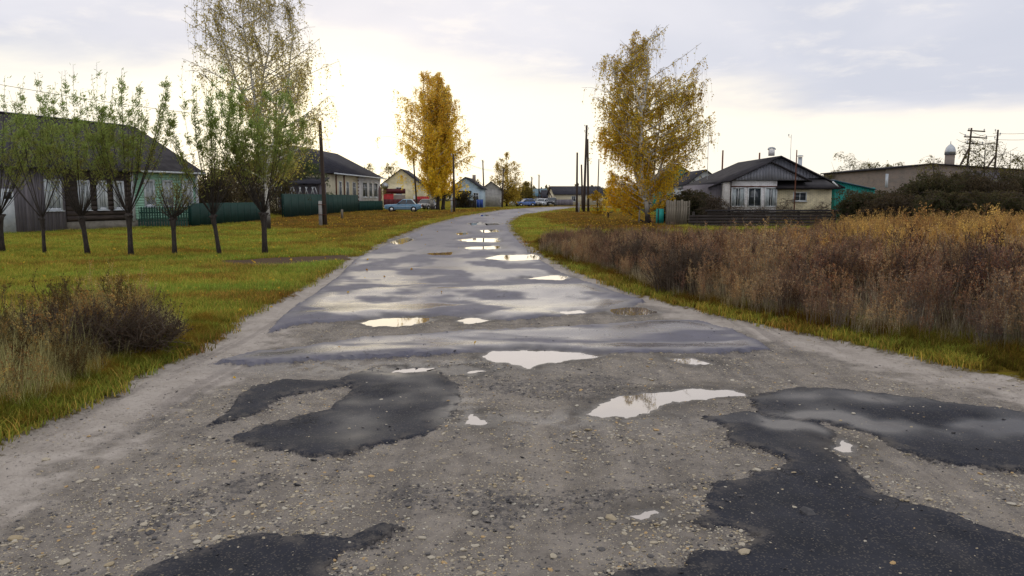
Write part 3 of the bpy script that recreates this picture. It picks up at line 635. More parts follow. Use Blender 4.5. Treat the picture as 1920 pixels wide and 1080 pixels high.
# --- left log house: long facade running away from the camera
O1 = (-18.3, 43.5); A1 = math.atan2(.933, .36)
H = thing('log_house', 'long dark log house with slate roof and pale green end, behind the pollarded willows', 'house', (*O1, 0), A1)
W1 = 9.6; xL = -19.0; f = lambda px: lx(O1, A1, px)
boxpart(H, 'wall', 'grey_board', xL, f(122), .02, W1, 0, 3.12)
boxpart(H, 'log_core', 'dark_log', f(122) + .003, f(247), .12, W1, .45, 3.12)
boxpart(H, 'foundation', 'brick_base', f(122) + .003, -.02, .05, W1 - .1, 0, .45)
boxpart(H, 'painted_wall', 'mint', f(247) + .003, 0, .02, W1, .45, 3.12)
planks_v(H, 'board', 'grey_board', xL, f(122), 0.015, .1, 3.1, w=.18)
planks_h(H, 'log', 'dark_log', f(122) + .05, f(247) - .05, .06, .5, 3.1, w=.24, rnd_=True)
planks_h(H, 'weatherboard', 'mint', f(250), -.005, .01, .48, 3.1, w=.14, th=.02)
for px in (248.5, 369): boxpart(H, 'corner_board', 'old_white', f(px) - .09, f(px) + .09, -.06, .0, .4, 3.1)
for q0, q1 in ((83, 115), (145, 167), (180, 199), (211, 231)):
    xx = (q0 + q1) / 2; window(H, (f(q0) + f(q1)) / 2, 1.12, f(q1) - f(q0) - .24, 1.22, -.03 if xx < 110 else -.06, 'old_white', n=3, fw=.12, curtain=2)
for q0, q1 in ((270, 290), (305, 324), (341, 361)): window(H, (f(q0) + f(q1)) / 2, 1.25, f(q1) - f(q0) - .26, 1.2, -.02, 'old_white', n=2, fw=.13, curtain=2)
boxpart(H, 'eave_board', 'old_white', f(255), .35, -.50, -.44, 2.93, 3.03)
gable_face(H, 'gable_wall', 'grey_board', 0, W1, W1 / 2, 0, 2.42, 0).matrix_local = Matrix(((0, -1, 0, 0.0), (1, 0, 0, 0), (0, 0, 1, 3.15), (0, 0, 0, 1)))
roof_gable(H, xL, 0, 0, W1, 3.15, 5.75, M['slate'], oh=.45)
boxpart(H, 'ridge_cap', 'galv', xL, -.2, W1 / 2 - .12, W1 / 2 + .12, 5.84, 5.89)
cb = boxpart(H, 'chimney', 'old_brick', -9.3, -8.7, W1 / 2 - .3, W1 / 2 + .3, 5.9, 6.75)
d = boxpart(H, 'door', 'old_white', f(-8), f(24), -.07, -.02, .05, 2.0)
boxpart(H, 'door_window', 'glass', f(6), f(20), -.075, -.071, 1.55, 1.85)
# picket fence and its gate, green, in front of the pale end
def fence_run(name, label, A, B, kind, h, w, mat, group=None, cat='fence', jit=.02, posts=2.5, cap=False):
    A = Vector(A); B = Vector(B); L = (B - A).length; ang = math.atan2(B.y - A.y, B.x - A.x)
    T = thing(name, label, cat, (A.x, A.y, 0), ang, group); z0 = hz(A.x, A.y) - .02
    if kind == 'sheet':
        n = max(1, int(round(L / w))); ww = L / n; k = 9
        prof = [(j * ww / k, (.0 if j % 2 else .03)) for j in range(k + 1)]
        b = MB(); V = [(x, y, 0) for x, y in prof] + [(x, y, h) for x, y in prof]; b.add(V, [(j, j + 1, k + 2 + j, k + 1 + j) for j in range(k)])
        o = b.build('metal_sheet', M[mat], T, loc=(0, 0, z0)); me = o.data
        s_ = o.modifiers.new('solid', 'SOLIDIFY'); s_.thickness = .004
        for i in range(1, n):
            o = link('metal_sheet', me, T, (i * ww, 0, z0 + random.uniform(-.01, .01))); s_ = o.modifiers.new('solid', 'SOLIDIFY'); s_.thickness = .004
    else:
        n = max(1, int(L / w))
        for i in range(n):
            b = MB(); ww = w * (.62 if kind == 'picket' else .95); hh = h + random.uniform(-jit, jit)
            if kind == 'picket': b.prism([(0, 0), (ww, 0), (ww, hh - .06), (ww / 2, hh), (0, hh - .06)], 0, .022)
            else: b.box(0, ww, 0, .025, 0, hh)
            b.build('picket' if kind == 'picket' else 'plank', M[mat], T, loc=(i * w, random.uniform(-.006, .006), z0), rot=(0, random.uniform(-.012, .012), 0))
    for zz_ in (.35, h - .35):
        b = MB(); b.box(0, L, .035, .07, zz_, zz_ + .06); b.build('rail', M[mat], T)
    n = max(1, int(L / posts))
    for i in range(n + 1):
        b = MB(); b.box(-.04, .04, .075, .15, 0, h + .02); b.build('post', M[mat], T, loc=(L * i / n, 0, 0))
    if cap: b = MB(); b.box(-.1, L + .1, -.08, .14, h + .03, h + .08); b.build('cap_board', M[cap], T)
    return T
a = G(250, 428); b_ = G(358, 427)
fence_run('picket_fence', 'dark green picket fence in front of the pale green wall', (a[0], a[1]), (b_[0], b_[1]), 'picket', 1.15, .13, 'green_wood')
c_ = G(492, 415)
fence_run('metal_fence', 'low green sheet metal fence between the log house and the shrubs', (b_[0] + .05, b_[1]), (c_[0], c_[1]), 'sheet', 1.3, 1.15, 'green_metal')
a = G(533, 409); b_ = G(672, 397)
fence_run('metal_fence', 'tall green sheet metal fence in front of the two tone house', a, b_, 'sheet', 1.92, 2.0, 'green_metal')
c_ = G(718, 395.5)
fence_run('metal_fence', 'low green metal fence right in front of the white brick end', (b_[0] + .1, b_[1] + .1), c_, 'sheet', 1.25, 2.0, 'green_metal')

# --- two tone house further on
O2 = (-18.0, 103.0); A2 = math.atan2(22, 1.5)
H = thing('brick_house', 'cream and white brick house with a dark hipped roof behind the tall green fence', 'house', (*O2, 0), A2)
f2 = lambda px: lx(O2, A2, px); xa = f2(622); xm = f2(672); W2 = 12.0
boxpart(H, 'wall', 'cream', xa, xm, 0, W2, 0, 4.35)
boxpart(H, 'brick_wall', 'white_brick', xm + .004, 0, 0, W2, 0, 4.35)
boxpart(H, 'plinth', 'maroon', xm + .1, .03, -.05, 0, 0, .75)
ez, rz = 4.35, 7.6
V = [(xa - .5, -.5, ez - .1), (.5, -.5, ez - .1), (.5, W2 + .5, ez - .1), (xa - .5, W2 + .5, ez - .1), (xa + 5.2, W2 / 2, rz), (.5, W2 / 2, rz)]
b = MB(); b.add(V, [(0, 1, 5, 4), (2, 3, 4, 5)]); b.build('roof', M['slate2'], H).modifiers.new('s', 'SOLIDIFY').thickness = .08
b = MB(); b.add(V, (), [(3, 0, 4)]); b.build('hip_slope', M['slate2'], H).modifiers.new('s', 'SOLIDIFY').thickness = .08
b = MB(); b.prism([(0, ez - .05), (W2, ez - .05), (W2 / 2, rz - .1)], -.12, 0); b.build('gable_wall', M['white_brick'], H).matrix_local = Matrix(((0, 1, 0, 0), (1, 0, 0, 0), (0, 0, 1, 0), (0, 0, 0, 1)))
boxpart(H, 'gutter', 'old_white', xa - .5, .5, -.62, -.5, ez - .22, ez - .08)
for px, dx_ in ((638.5, 2.5), (652, 2.5), (664.5, 3)): window(H, f2(px), 1.75, f2(px + dx_) - f2(px - dx_) - .24, 1.6, 0, 'white', curtain=False, fw=.12)
for px, dx_ in ((684.5, 4.5), (695, 3), (704.5, 3.5)): window(H, f2(px), 1.75, f2(px + dx_) - f2(px - dx_) - .32, 1.7, 0, 'white', n=2, curtain=False, fw=.16)
for px in (630, 645): boxpart(H, 'drainpipe', 'rust', f2(px) - .06, f2(px) + .06, -.14, -.02, .4, 4.2)
b = MB(); k_ = f2(712); b.prism([(k_ - .7, .75), (k_ + .7, .75), (k_ + .7, 2.5), (k_ + .4, 3.0), (k_, 3.2), (k_ - .4, 3.0), (k_ - .7, 2.5)], -.05, .01); b.build('arched_door', M['maroon'], H)
for i in range(9): boxpart(H, 'quoin', 'maroon', xm - .12, xm + .22, -.04, .0, .8 + i * .4, .98 + i * .4)
# lattice shed in front of it
H = thing('shed', 'grey open shed with white lattice rails behind the tall green fence', 'shed', (-21.0, 70, 0), .05)
boxpart(H, 'wall', 'grey_board', -1.0, 3.0, .8, 3.5, 0, 3.0); b = MB(); b.add([(-1.3, -.1, 2.95), (3.3, -.1, 2.95), (3.3, 3.9, 3.6), (-1.3, 3.9, 3.6)], [(0, 1, 2, 3)]); b.build('roof', M['slate2'], H).modifiers.new('s', 'SOLIDIFY').thickness = .1
for i in range(4): boxpart(H, 'post', 'dark_wood', -1.0 + i * 1.3, -.9 + i * 1.3, 0, .1, 0, 2.95)
for i in range(14):
    b = MB(); b.box(-.03, .03, 0, .03, 0, .75); b.build('slat', M['white'], H, loc=(-.9 + i * .29, .02, 1.9), rot=(0, random.choice((-.3, .3)), 0))

# --- gabled house and red gates behind the parked cars
def simple_house(name, label, x0, x1, y, dep, ez, rz, wall, roof, ridge='y', gable=None, wins=(), cat='house', oh=.35, frame='white', rot=0, chimney=None):
    T = thing(name, label, cat, (x0, y, 0), rot); w = x1 - x0
    boxpart(T, 'wall', wall, 0, w, 0, dep, 0, ez)
    roof_gable(T, 0, w, 0, dep, ez, rz, M[roof], oh=oh, ridge=ridge)
    if ridge == 'y': gable_face(T, 'gable_wall', gable or wall, 0, w, w / 2, ez, rz - .02, 0, .12)
    else:
        for q in (0, w - .12):
            b = MB(); b.prism([(0, ez), (dep, ez), (dep / 2, rz - .02)], q, q + .12); o = b.build('gable_wall', M[gable or wall], T); o.matrix_local = Matrix(((0, 1, 0, 0), (1, 0, 0, 0), (0, 0, 1, 0), (0, 0, 0, 1)))
    for (xx, z, ww, hh) in wins: window(T, xx, z, ww, hh, 0, frame, curtain=False, fw=.1)
    if chimney: boxpart(T, 'chimney', chimney[3] if len(chimney) > 3 else 'old_brick', chimney[0] - .25, chimney[0] + .25, chimney[1], chimney[1] + .5, rz - .8, rz + chimney[2])
    return T
x = lambda px, Y: (px - 960) / 1410.0 * Y
z = lambda py, Y: CAM_H + (371 - py) / 1410.0 * Y
simple_house('gabled_house', 'beige gabled house partly hidden by the golden birches', x(716, 122), x(790, 122), 122, 9, z(346, 122), z(318, 122), 'cream_brick', 'slate2', wins=((2.8, 2.2, .8, 1),))
T = thing('gate', 'maroon topped grey gate with a red panel beside the white brick house', 'gate', (x(719, 112), 112, 0))
w_ = x(760, 112) - x(719, 112)
boxpart(T, 'lintel', 'maroon', 0, w_, 0, .3, z(363, 112), z(354, 112)); boxpart(T, 'grey_panel', 'slate2', 0, w_, .05, .2, 2.2, z(363, 112) - .01)
boxpart(T, 'red_panel', 'red', 0, 1.5, .04, .12, .1, 2.2); boxpart(T, 'pink_panel', 'old_brick', 1.52, w_, .04, .12, .1, 2.0)
b = MB(); b.tube([(0, 0, 0), (0, -.06, 0)], [.5, .02], 16); b.build('dish', M['galv'], T, loc=(.3, -.1, z(349, 112)))
T = thing('fence', 'low maroon fence behind the blue saloon car', 'fence', (x(719, 106), 106, 0))
for i in range(9): b = MB(); b.box(0, .62, 0, .04, 0, 1.35); b.build('panel', M['maroon'], T, loc=(i * .64, 0, .05))
T = thing('fence', 'bright red panel fence between the blue car and the birch trunks', 'fence', (x(780, 108), 108, 0))
for i in range(3): b = MB(); b.box(0, .62, 0, .05, 0, 1.75); b.build('panel', M['red'], T, loc=(i * .64, 0, .05))
boxpart(T, 'white_post', 'white', -.35, -.15, -.05, .1, 0, 1.9)
# --- blue and white house
HB = simple_house('painted_house', 'small white house with light blue gable and dark roof past the golden birches', x(846, 118), x(900, 118), 118, 10, z(352, 118), z(333, 118), 'light_blue', 'slate2', wins=((1.9, 1.2, 1.1, 1.0), (3.9, 1.2, .7, 1.1)), rot=-.05, chimney=(3.2, 4, .5))
boxpart(HB, 'awning', 'slate2', -.2, 3.2, -1.0, 0, 2.55, 2.7)
T = thing('gate', 'blue sheet gate at the foot of the tall pole', 'gate', (x(893.5, 113), 113, 0))
for i in range(2): boxpart(T, 'leaf', 'blue', i * .5, i * .5 + .48, 0, .05, .1, 1.35)
T = thing('fence', 'dark board fence in front of the light blue house', 'fence', (x(849, 112), 112, 0))
for i in range(14): b = MB(); b.box(0, .24, 0, .04, 0, 1.25 + random.uniform(-.04, .04)); b.build('board', M['dark_wood'], T, loc=(i * .25, 0, .02))
simple_house('far_house', 'grey house with a low dark gable behind the tall bare pole', x(902, 135), x(940, 135), 135, 8, z(355, 135), z(341, 135), 'concrete', 'slate2')
# --- far end of the street
simple_house('far_house', 'teal roofed house at the far bend of the road', x(1000, 185), x(1024, 185), 185, 7, z(367, 185), z(354, 185), 'grey_board', 'blue_roof', ridge='x', wins=((1.2, .8, .6, .7),))
simple_house('far_house', 'dark grey shed roofed house between two leaning poles at the far bend', x(1018, 176), x(1043, 176), 176, 7, z(369, 176), z(357, 176), 'grey_board', 'slate2', ridge='x')
HL = simple_house('barrack', 'long cream building with a grey roof where the road turns away', x(1040, 165), x(1133, 165), 165, 8.5, z(364, 165), z(349.5, 165), 'cream', 'slate2', ridge='x', wins=[(4.2 + i * 2.3, .9, .75, 1.0) for i in range(3)], rot=.12)
T = thing('fence', 'grey board fence below the long cream building', 'fence', (x(1038, 155), 155, 0))
for i in range(13): b = MB(); b.box(0, .3, 0, .05, 0, 1.25); b.build('board', M['grey_board'], T, loc=(i * .31, 0, .02))
T = thing('fence', 'pale grey metal fence behind the two far parked cars', 'fence', (x(992, 150), 150, 0))
for i in range(7): b = MB(); b.box(0, .36, 0, .05, 0, 1.5); b.build('panel', M['galv'], T, loc=(i * .38, 0, .02))
T = thing('fence', 'low whitish picket fence left of the blue tarpaulin car', 'fence', (x(955, 145), 145, 0))
for i in range(14): b = MB(); b.box(0, .14, 0, .04, 0, .85 + random.uniform(-.05, .05)); b.build('picket', M['old_white'], T, loc=(i * .19, 0, .02))

# --- right hand house with double gable
Y7 = 50.0
H = thing('brick_cottage', 'low cottage with two grey plank gables, white brick left part and cream right part', 'house', (0, 0, 0))
X = lambda px, Y=Y7: x(px, Y); Z = lambda py, Y=Y7: z(py, Y)
boxpart(H, 'side_wall', 'grey_board', X(1338), X(1367), Y7 + 1.8, Y7 + 9, 0, Z(345))
boxpart(H, 'brick_wall', 'white_brick', X(1367) + .004, X(1456), Y7, Y7 + 9, 0, Z(339))
boxpart(H, 'cream_wall', 'cream_brick', X(1456) + .004, X(1562), Y7 + .25, Y7 + 9, 0, Z(351))
for i in range(3):   # glazed porch
    q = [(1371, 1396), (1402, 1427), (1434, 1456)][i]; window(H, (X(q[0]) + X(q[1])) / 2, Z(386), X(q[1]) - X(q[0]) - .1, 1.15, Y7, 'white', n=2, curtain=(i != 1), fw=.07, cross=False, sill=False)
boxpart(H, 'lintel_band', 'rust', X(1370), X(1456), Y7 - .05, Y7, Z(351), Z(349))
window(H, X(1502), Z(375.5), X(1513) - X(1491), .48, Y7 + .25, 'white', n=2, curtain=False, fw=.07, cross=False)
# front gable
gx0, gx1, gm_ = X(1372), X(1510), X(1440)
b = MB(); b.prism([(gx0, Z(338.5)), (gx1, Z(338.5)), (gm_, Z(305.5))], Y7 - .12, Y7 + .3); b.build('gable_back', M['blue_board'], H)
planks_v(H, 'plank', 'blue_board', gx0 + .15, gx1 - .15, Y7 - .125, Z(338.5), 0, w=.2, top=lambda q: Z(338.5) + (Z(305.5) - Z(338.5)) * (1 - abs(q - gm_) / ((gx1 - gx0) / 2 + .02)) - .02)
roof_gable(H, gx0, gx1, Y7 - .15, Y7 + 6, Z(338.5), Z(305.5), M['slate'], oh=.25, ridge='y', yr=gm_)
# main gable behind
Y8 = Y7 + 2.0; hx0, hx1, hm = X(1334, Y8), X(1570, Y8), X(1457, Y8)
b = MB(); b.prism([(hx0, Z(350, Y8)), (hx1, Z(350, Y8)), (hm, Z(296, Y8))], Y8, Y8 + .3); b.build('upper_gable', M['blue_board'], H)
planks_v(H, 'plank', 'blue_board', gm_ + .4, hx1 - .2, Y8 - .005, Z(338.5, Y8), 0, w=.22, top=lambda q: max(Z(338.5, Y8) + .05, Z(350, Y8) + (Z(296, Y8) - Z(350, Y8)) * (1 - abs(q - hm) / ((hx1 - hm))) - .02))
roof_gable(H, hx0, hx1, Y8 - .2, Y8 + 9, Z(350, Y8), Z(296, Y8), M['slate'], oh=.3, ridge='y', yr=hm)
b = MB(); b.add([(X(1454), Y7 - .15, Z(352)), (X(1572), Y7 - .15, Z(352)), (X(1562), Y7 + 1.9, Z(333)), (X(1454), Y7 + 1.9, Z(333))], [(0, 1, 2, 3)]); b.build('lean_to_roof', M['tar'], H).modifiers.new('s', 'SOLIDIFY').thickness = .12
boxpart(H, 'drip_board', 'tar', X(1454), X(1573), Y7 - .22, Y7 - .16, Z(354.5), Z(350))
b = MB(); b.tube([(0, 0, 0), (0, 0, .45)], .22, 12); b.build('chimney', M['white_brick'], H, loc=(hm, Y8 + 1.5, Z(291, Y8)), smooth_=True)
b = MB(); th_ = np.linspace(0, math.pi, 9); b.tube([(-.25 * math.cos(t), 0, .14 * math.sin(t)) for t in th_], .07, 8); b.build('chimney_hood', M['galv'], H, loc=(hm, Y8 + 1.5, Z(291, Y8) + .42))
b = MB(); b.tube([(0, 0, -.6), (0, 0, .95)], .15, 12); o = b.build('flue_pipe', M['galv'], H, loc=(X(1529), Y7 + 3, Z(318)), smooth_=True)
b = MB(); b.tube([(0, 0, 0), (0, 0, .06), (0, 0, .1)], [.22, .2, .05], 12); b.build('flue_cap', M['galv'], H, loc=(X(1529), Y7 + 3, Z(318) + 1.0))
boxpart(H, 'downpipe', 'dark_log', X(1369) - .03, X(1369) + .03, Y7 - .12, Y7 - .06, .3, Z(340))
b = MB(); b.tube([(X(1557), Y7 - .2, Z(341)), (X(1567), Y7 - .25, Z(350))], .05, 8); b.build('gutter_end', M['white'], H)
# teal shed beside it
H = thing('shed', 'bright teal boarded shed against the right end of the cream wall', 'shed', (X(1564, 52), 52, 0))
n = 7; ww = (X(1640, 52) - X(1564, 52)) / 16
boxpart(H, 'wall', 'teal', 0, ww * 16, .03, 4, 0, 2.3); boxpart(H, 'door', 'dark_wood', ww * 3.3, ww * 7, -.05, .0, 0, 1.35)
for i in range(16): b = MB(); b.box(0, ww - .01, 0, .02, 0, 2.75 - .035 * i); b.build('board', M['teal'], H, loc=(i * ww, 0, .0))
b = MB(); b.add([(-.1, -.2, 2.82), (ww * 16, -.2, 2.2), (ww * 16, 4.2, 2.2), (-.1, 4.2, 2.82)], [(0, 1, 2, 3)]); b.build('roof', M['blue_roof'], H).modifiers.new('s', 'SOLIDIFY').thickness = .06
# neighbour with tracery gable
H = simple_house('tracery_house', 'white gabled house with dark tracery half hidden behind the right birch', x(1290, 72), x(1352, 72), 72, 8, z(343, 72), z(320, 72), 'old_white', 'slate', wins=((1.2, .9, .7, .9),))
for i in range(12):
    a_ = random.uniform(0, 2.9); b = MB(); b.tube([(.1 + a_, -.06, z(343, 72) + .03), (a_ + random.uniform(-.3, .5), -.06, z(343, 72) + .1 + random.uniform(.2, .7) * (1 - abs(a_ - 1.5) / 1.9))], .025, 4); b.build('tracery_bar', M['dark_wood'], H)
simple_house('teal_house', 'teal walled house with a dark roof right behind the birch foliage', x(1235, 80), x(1312, 80), 80, 8, z(338, 80), z(313, 80), 'teal', 'slate')
# big brick barn, low roof
YB = 60.0
H = thing('brick_barn', 'long low brick and plaster barn rising behind the dark shrubs', 'barn', (0, 0, 0))
q0, q1, qm = x(1658, YB), x(2050, YB), x(1742, YB)
b = MB(); b.prism([(q0, 0), (q1, 0), (q1, z(327, YB)), (qm, z(307, YB)), (q0, z(316, YB))], YB, YB + 12); b.build('wall', M['old_brick'], H)
b = MB(); b.add([(q0 - .3, YB - .25, z(316.5, YB)), (qm, YB - .25, z(307, YB)), (qm, YB + 12, z(307, YB)), (q0 - .3, YB + 12, z(316.5, YB))], [(0, 1, 2, 3)]); b.build('roof_slope', M['slate'], H).modifiers.new('s', 'SOLIDIFY').thickness = .1
b = MB(); b.add([(qm + .003, YB - .25, z(307, YB)), (q1, YB - .25, z(327, YB)), (q1, YB + 12, z(327, YB)), (qm + .003, YB + 12, z(307, YB))], [(0, 1, 2, 3)]); b.build('roof_slope', M['slate'], H).modifiers.new('s', 'SOLIDIFY').thickness = .1
boxpart(H, 'whitewashed_corner', 'old_white', q0 - .01, q0 + .22, YB - .02, YB, 2.4, 3.5)
boxpart(H, 'plaster_panel', 'grey_board', x(1800, YB), x(1880, YB), YB - .015, YB, .5, z(322, YB))
H = thing('chimney', 'round brick stack with a silver domed cap on the barn', 'chimney', (x(1775.5, 61), 61, 3.6))
b = MB(); b.tube([(0, 0, 0), (0, 0, z(291, 61) - 3.6)], .36, 14); b.build('stack', M['old_brick'], H, smooth_=True)
b = MB(); hz_ = z(291, 61) - 3.6; b.tube([(0, 0, hz_ - .02), (0, 0, hz_ + .3), (0, 0, hz_ + .55), (0, 0, hz_ + .75), (0, 0, hz_ + .85)], [.41, .40, .33, .16, .02], 14); b.build('dome_cap', M['galv'], H, smooth_=True)
b = MB(); b.tube([(0, 0, hz_ + .8), (0, 0, hz_ + 1.05)], .03, 6); b.build('finial', M['galv'], H)

# --- right hand fences
a = G(1250, 424); b_ = G(1292, 424)
fence_run('plank_fence', 'upright weathered plank fence between the birch and the dark low fence', a, b_, 'plank', 1.42, .13, 'fence_wood', jit=.05)
T = thing('board_fence', 'long low dark board fence with a tarred top board before the cottage', 'fence', (x(1293, 41), 41, 0), 0.02)
L = x(1572, 41) - x(1293, 41)
for i in range(5): boxpart(T, 'board', 'dark_wood', 1.0 if i > 3 else 0, L, -.03 - .002 * (i % 2), .0, .02 + i * .165, .17 + i * .165)
boxpart(T, 'top_board', 'tar', .9, L + .1, -.12, .12, .86, .95)
for i in range(5): boxpart(T, 'post', 'dark_wood', .2 + i * L / 4.2, .32 + i * L / 4.2, .01, .12, 0, 1.1 if i == 1 else .85)
T = thing('teal_board', 'small teal painted board leaning by the right birch trunk', 'board', (x(1231, 45.5), 45.5, .02), .25)
boxpart(T, 'panel', 'teal', 0, .5, 0, .03, 0, .92); boxpart(T, 'batten', 'dark_wood', .1, .16, -.03, 0, .02, .9); 
T = thing('birdhouse_table', 'small dark bench with a single leg left of the right birch', 'bench', (x(1141, 58), 58, .02))
boxpart(T, 'seat', 'dark_wood', -.35, .35, -.15, .15, .42, .48); boxpart(T, 'leg', 'dark_wood', -.05, .05, -.05, .05, 0, .42)
T = thing('wooden_post', 'short pale wooden post standing left of the right birch trunk', 'post', (x(1199, 46.5), 46.5, 0)); b = MB(); b.tube([(0, 0, 0), (.01, 0, .4), (.02, 0, .86)], [.06, .055, .05], 8); b.build('shaft', M['fence_wood'], T)
T = thing('wooden_post', 'short pale wooden post on the brown grass before the tall green fence', 'post', (x(640.5, 57), 57, 0)); b = MB(); b.tube([(0, 0, 0), (.0, 0, .4), (.01, 0, .72)], [.1, .095, .09], 8); b.build('shaft', M['fence_wood'], T)

# ------------------------------------------------------------------ poles
def pole(px_b, Y, py_t, px_t, label, r=.12, stub=None, arms=0, brace=None, name='utility_pole', mat='old_pole', hooks=0, wires=False):
    xb = x(px_b, Y); g = hz(xb, Y) if Y < 100 else 0; ht = z(py_t, Y); T = thing(name, label, 'pole', (xb, Y, g - .05)); dx = x(px_t, Y) - xb
    b = MB(); b.tube([(dx * t, 0, .05 + ht * t * 1.0 if t else -.1) for t in (0, .33, .66, 1)], [r, r * .92, r * .84, r * .75], 9); b.build('shaft', M[mat], T, smooth_=False)
    if stub:
        b = MB(); b.box(-.09, .09, -.09, .09, -.1, stub[1]); b.build('concrete_stub', M['concrete'], T, loc=(stub[0], -.12, 0))
        for k in (.45, .85):
            b = MB(); b.box(-.02, abs(stub[0]) + .16, -.24, .14, stub[1] * k, stub[1] * k + .03); b.build('wire_band', M['rust'], T, loc=(min(stub[0], 0) - .1, 0, 0))
    for k in range(arms):
        zz_ = ht - .25 - .55 * k; aw = (.75 if k != 1 else 1.0); b = MB(); b.box(-aw, aw, -.05, .05, zz_, zz_ + .1); ar = b.build('crossarm', M['old_pole'], T, loc=(dx, 0, 0), rot=(0, .06, 0))
        for q in (-aw + .08, aw - .08):
            b = MB(); b.tube([(q, 0, zz_ + .1), (q, 0, zz_ + .2), (q, 0, zz_ + .28)], [.02, .07, .04], 8); b.build('insulator', M['white'], ar)
    for k in range(hooks):
        s = 1 if k % 2 else -1; zz_ = ht - .15 - .3 * k; b = MB(); b.tube([(dx, 0, zz_), (dx + s * .22, 0, zz_), (dx + s * .22, 0, zz_ + .16)], .02, 5)
        b.tube([(dx + s * .22, 0, zz_ + .12), (dx + s * .22, 0, zz_ + .26)], .05, 7); b.build('insulator_hook', M['old_white'], T)
    if brace: b = MB(); b.tube([(brace[0], .2, 0), (dx * .8, 0, ht * brace[1])], r * .85, 8); b.build('brace', M[mat], T)
    return T
P1 = pole(608.5, 43, 230, 604, 'nearest bare wooden pole with a pale concrete stub, left of the road', r=.125, stub=(-.22, 1.45))
pole(851.5, 83, 291, 851, 'wooden pole with a concrete stub right of the golden birches', r=.13, stub=(-.28, 1.6), hooks=2)
pole(782, 96, 298, 776, 'thin slanting pole standing among the left leaves of the golden birches', r=.12)
pole(908, 140, 301, 905.5, 'tall bare pole by the blue gate', r=.15, hooks=2)
pole(941.5, 128, 316, 944, 'pole with a small bracket in front of the olive coloured tree', r=.15, stub=(-.3, 1.6), hooks=2)
pole(997, 150, 332, 997, 'pole left of the far white car', r=.14, hooks=2)
pole(1010.5, 152, 328, 1010.5, 'pole with a brace behind the far white car', r=.14, hooks=2, brace=(1.35, .5))
pole(1029.5, 156, 347, 1029.5, 'shortest braced pole right of the far dark car', r=.12, brace=(1.4, .7))
pole(1081.5, 83, 288, 1081.5, 'straight wooden pole left of the leaning pair on the right side', r=.13, stub=(.22, 1.1))
pole(1095, 84, 238, 1098.5, 'tallest pole of the leaning pair on the right side, with hooks', r=.15, hooks=4)
pole(1103.5, 84.4, 263, 1100.5, 'right member of the leaning pole pair', r=.14)
pole(1092.5, 96, 310, 1089.5, 'short slanting pole seen between the straight pole and the leaning pair', r=.13)
pole(1120, 90, 300, 1122, 'thin pole half hidden in the left edge of the right birch', r=.08)
pole(1352, 75, 284, 1352.5, 'rusty pole rising behind the tracery gable', r=.1, mat='rust')
pole(1325, 58, 255, 1325, 'thin tall aerial mast left of the cottage', r=.025, mat='galv', name='aerial_mast')
pole(1421, 75, 288, 1421, 'short rusty pole top over the cottage roof, left of its chimney', r=.1, mat='rust')
pole(1479, 66, 255, 1478.5, 'thin aerial mast just right of the cottage chimney', r=.03, mat='galv', name='aerial_mast', hooks=1)
pole(1490, 49, 284, 1490, 'thin rusty pipe mast in front of the upper gable', r=.045, mat='rust', name='pipe_mast')
pole(1806, 66, 243, 1812, 'braced pole with several crossarms right of the silver domed chimney', r=.10, arms=3, brace=(-2.4, .78))
pole(1860, 64, 246, 1861.5, 'braced pole without crossarms near the right edge', r=.095, brace=(-3.1, .72), hooks=3)

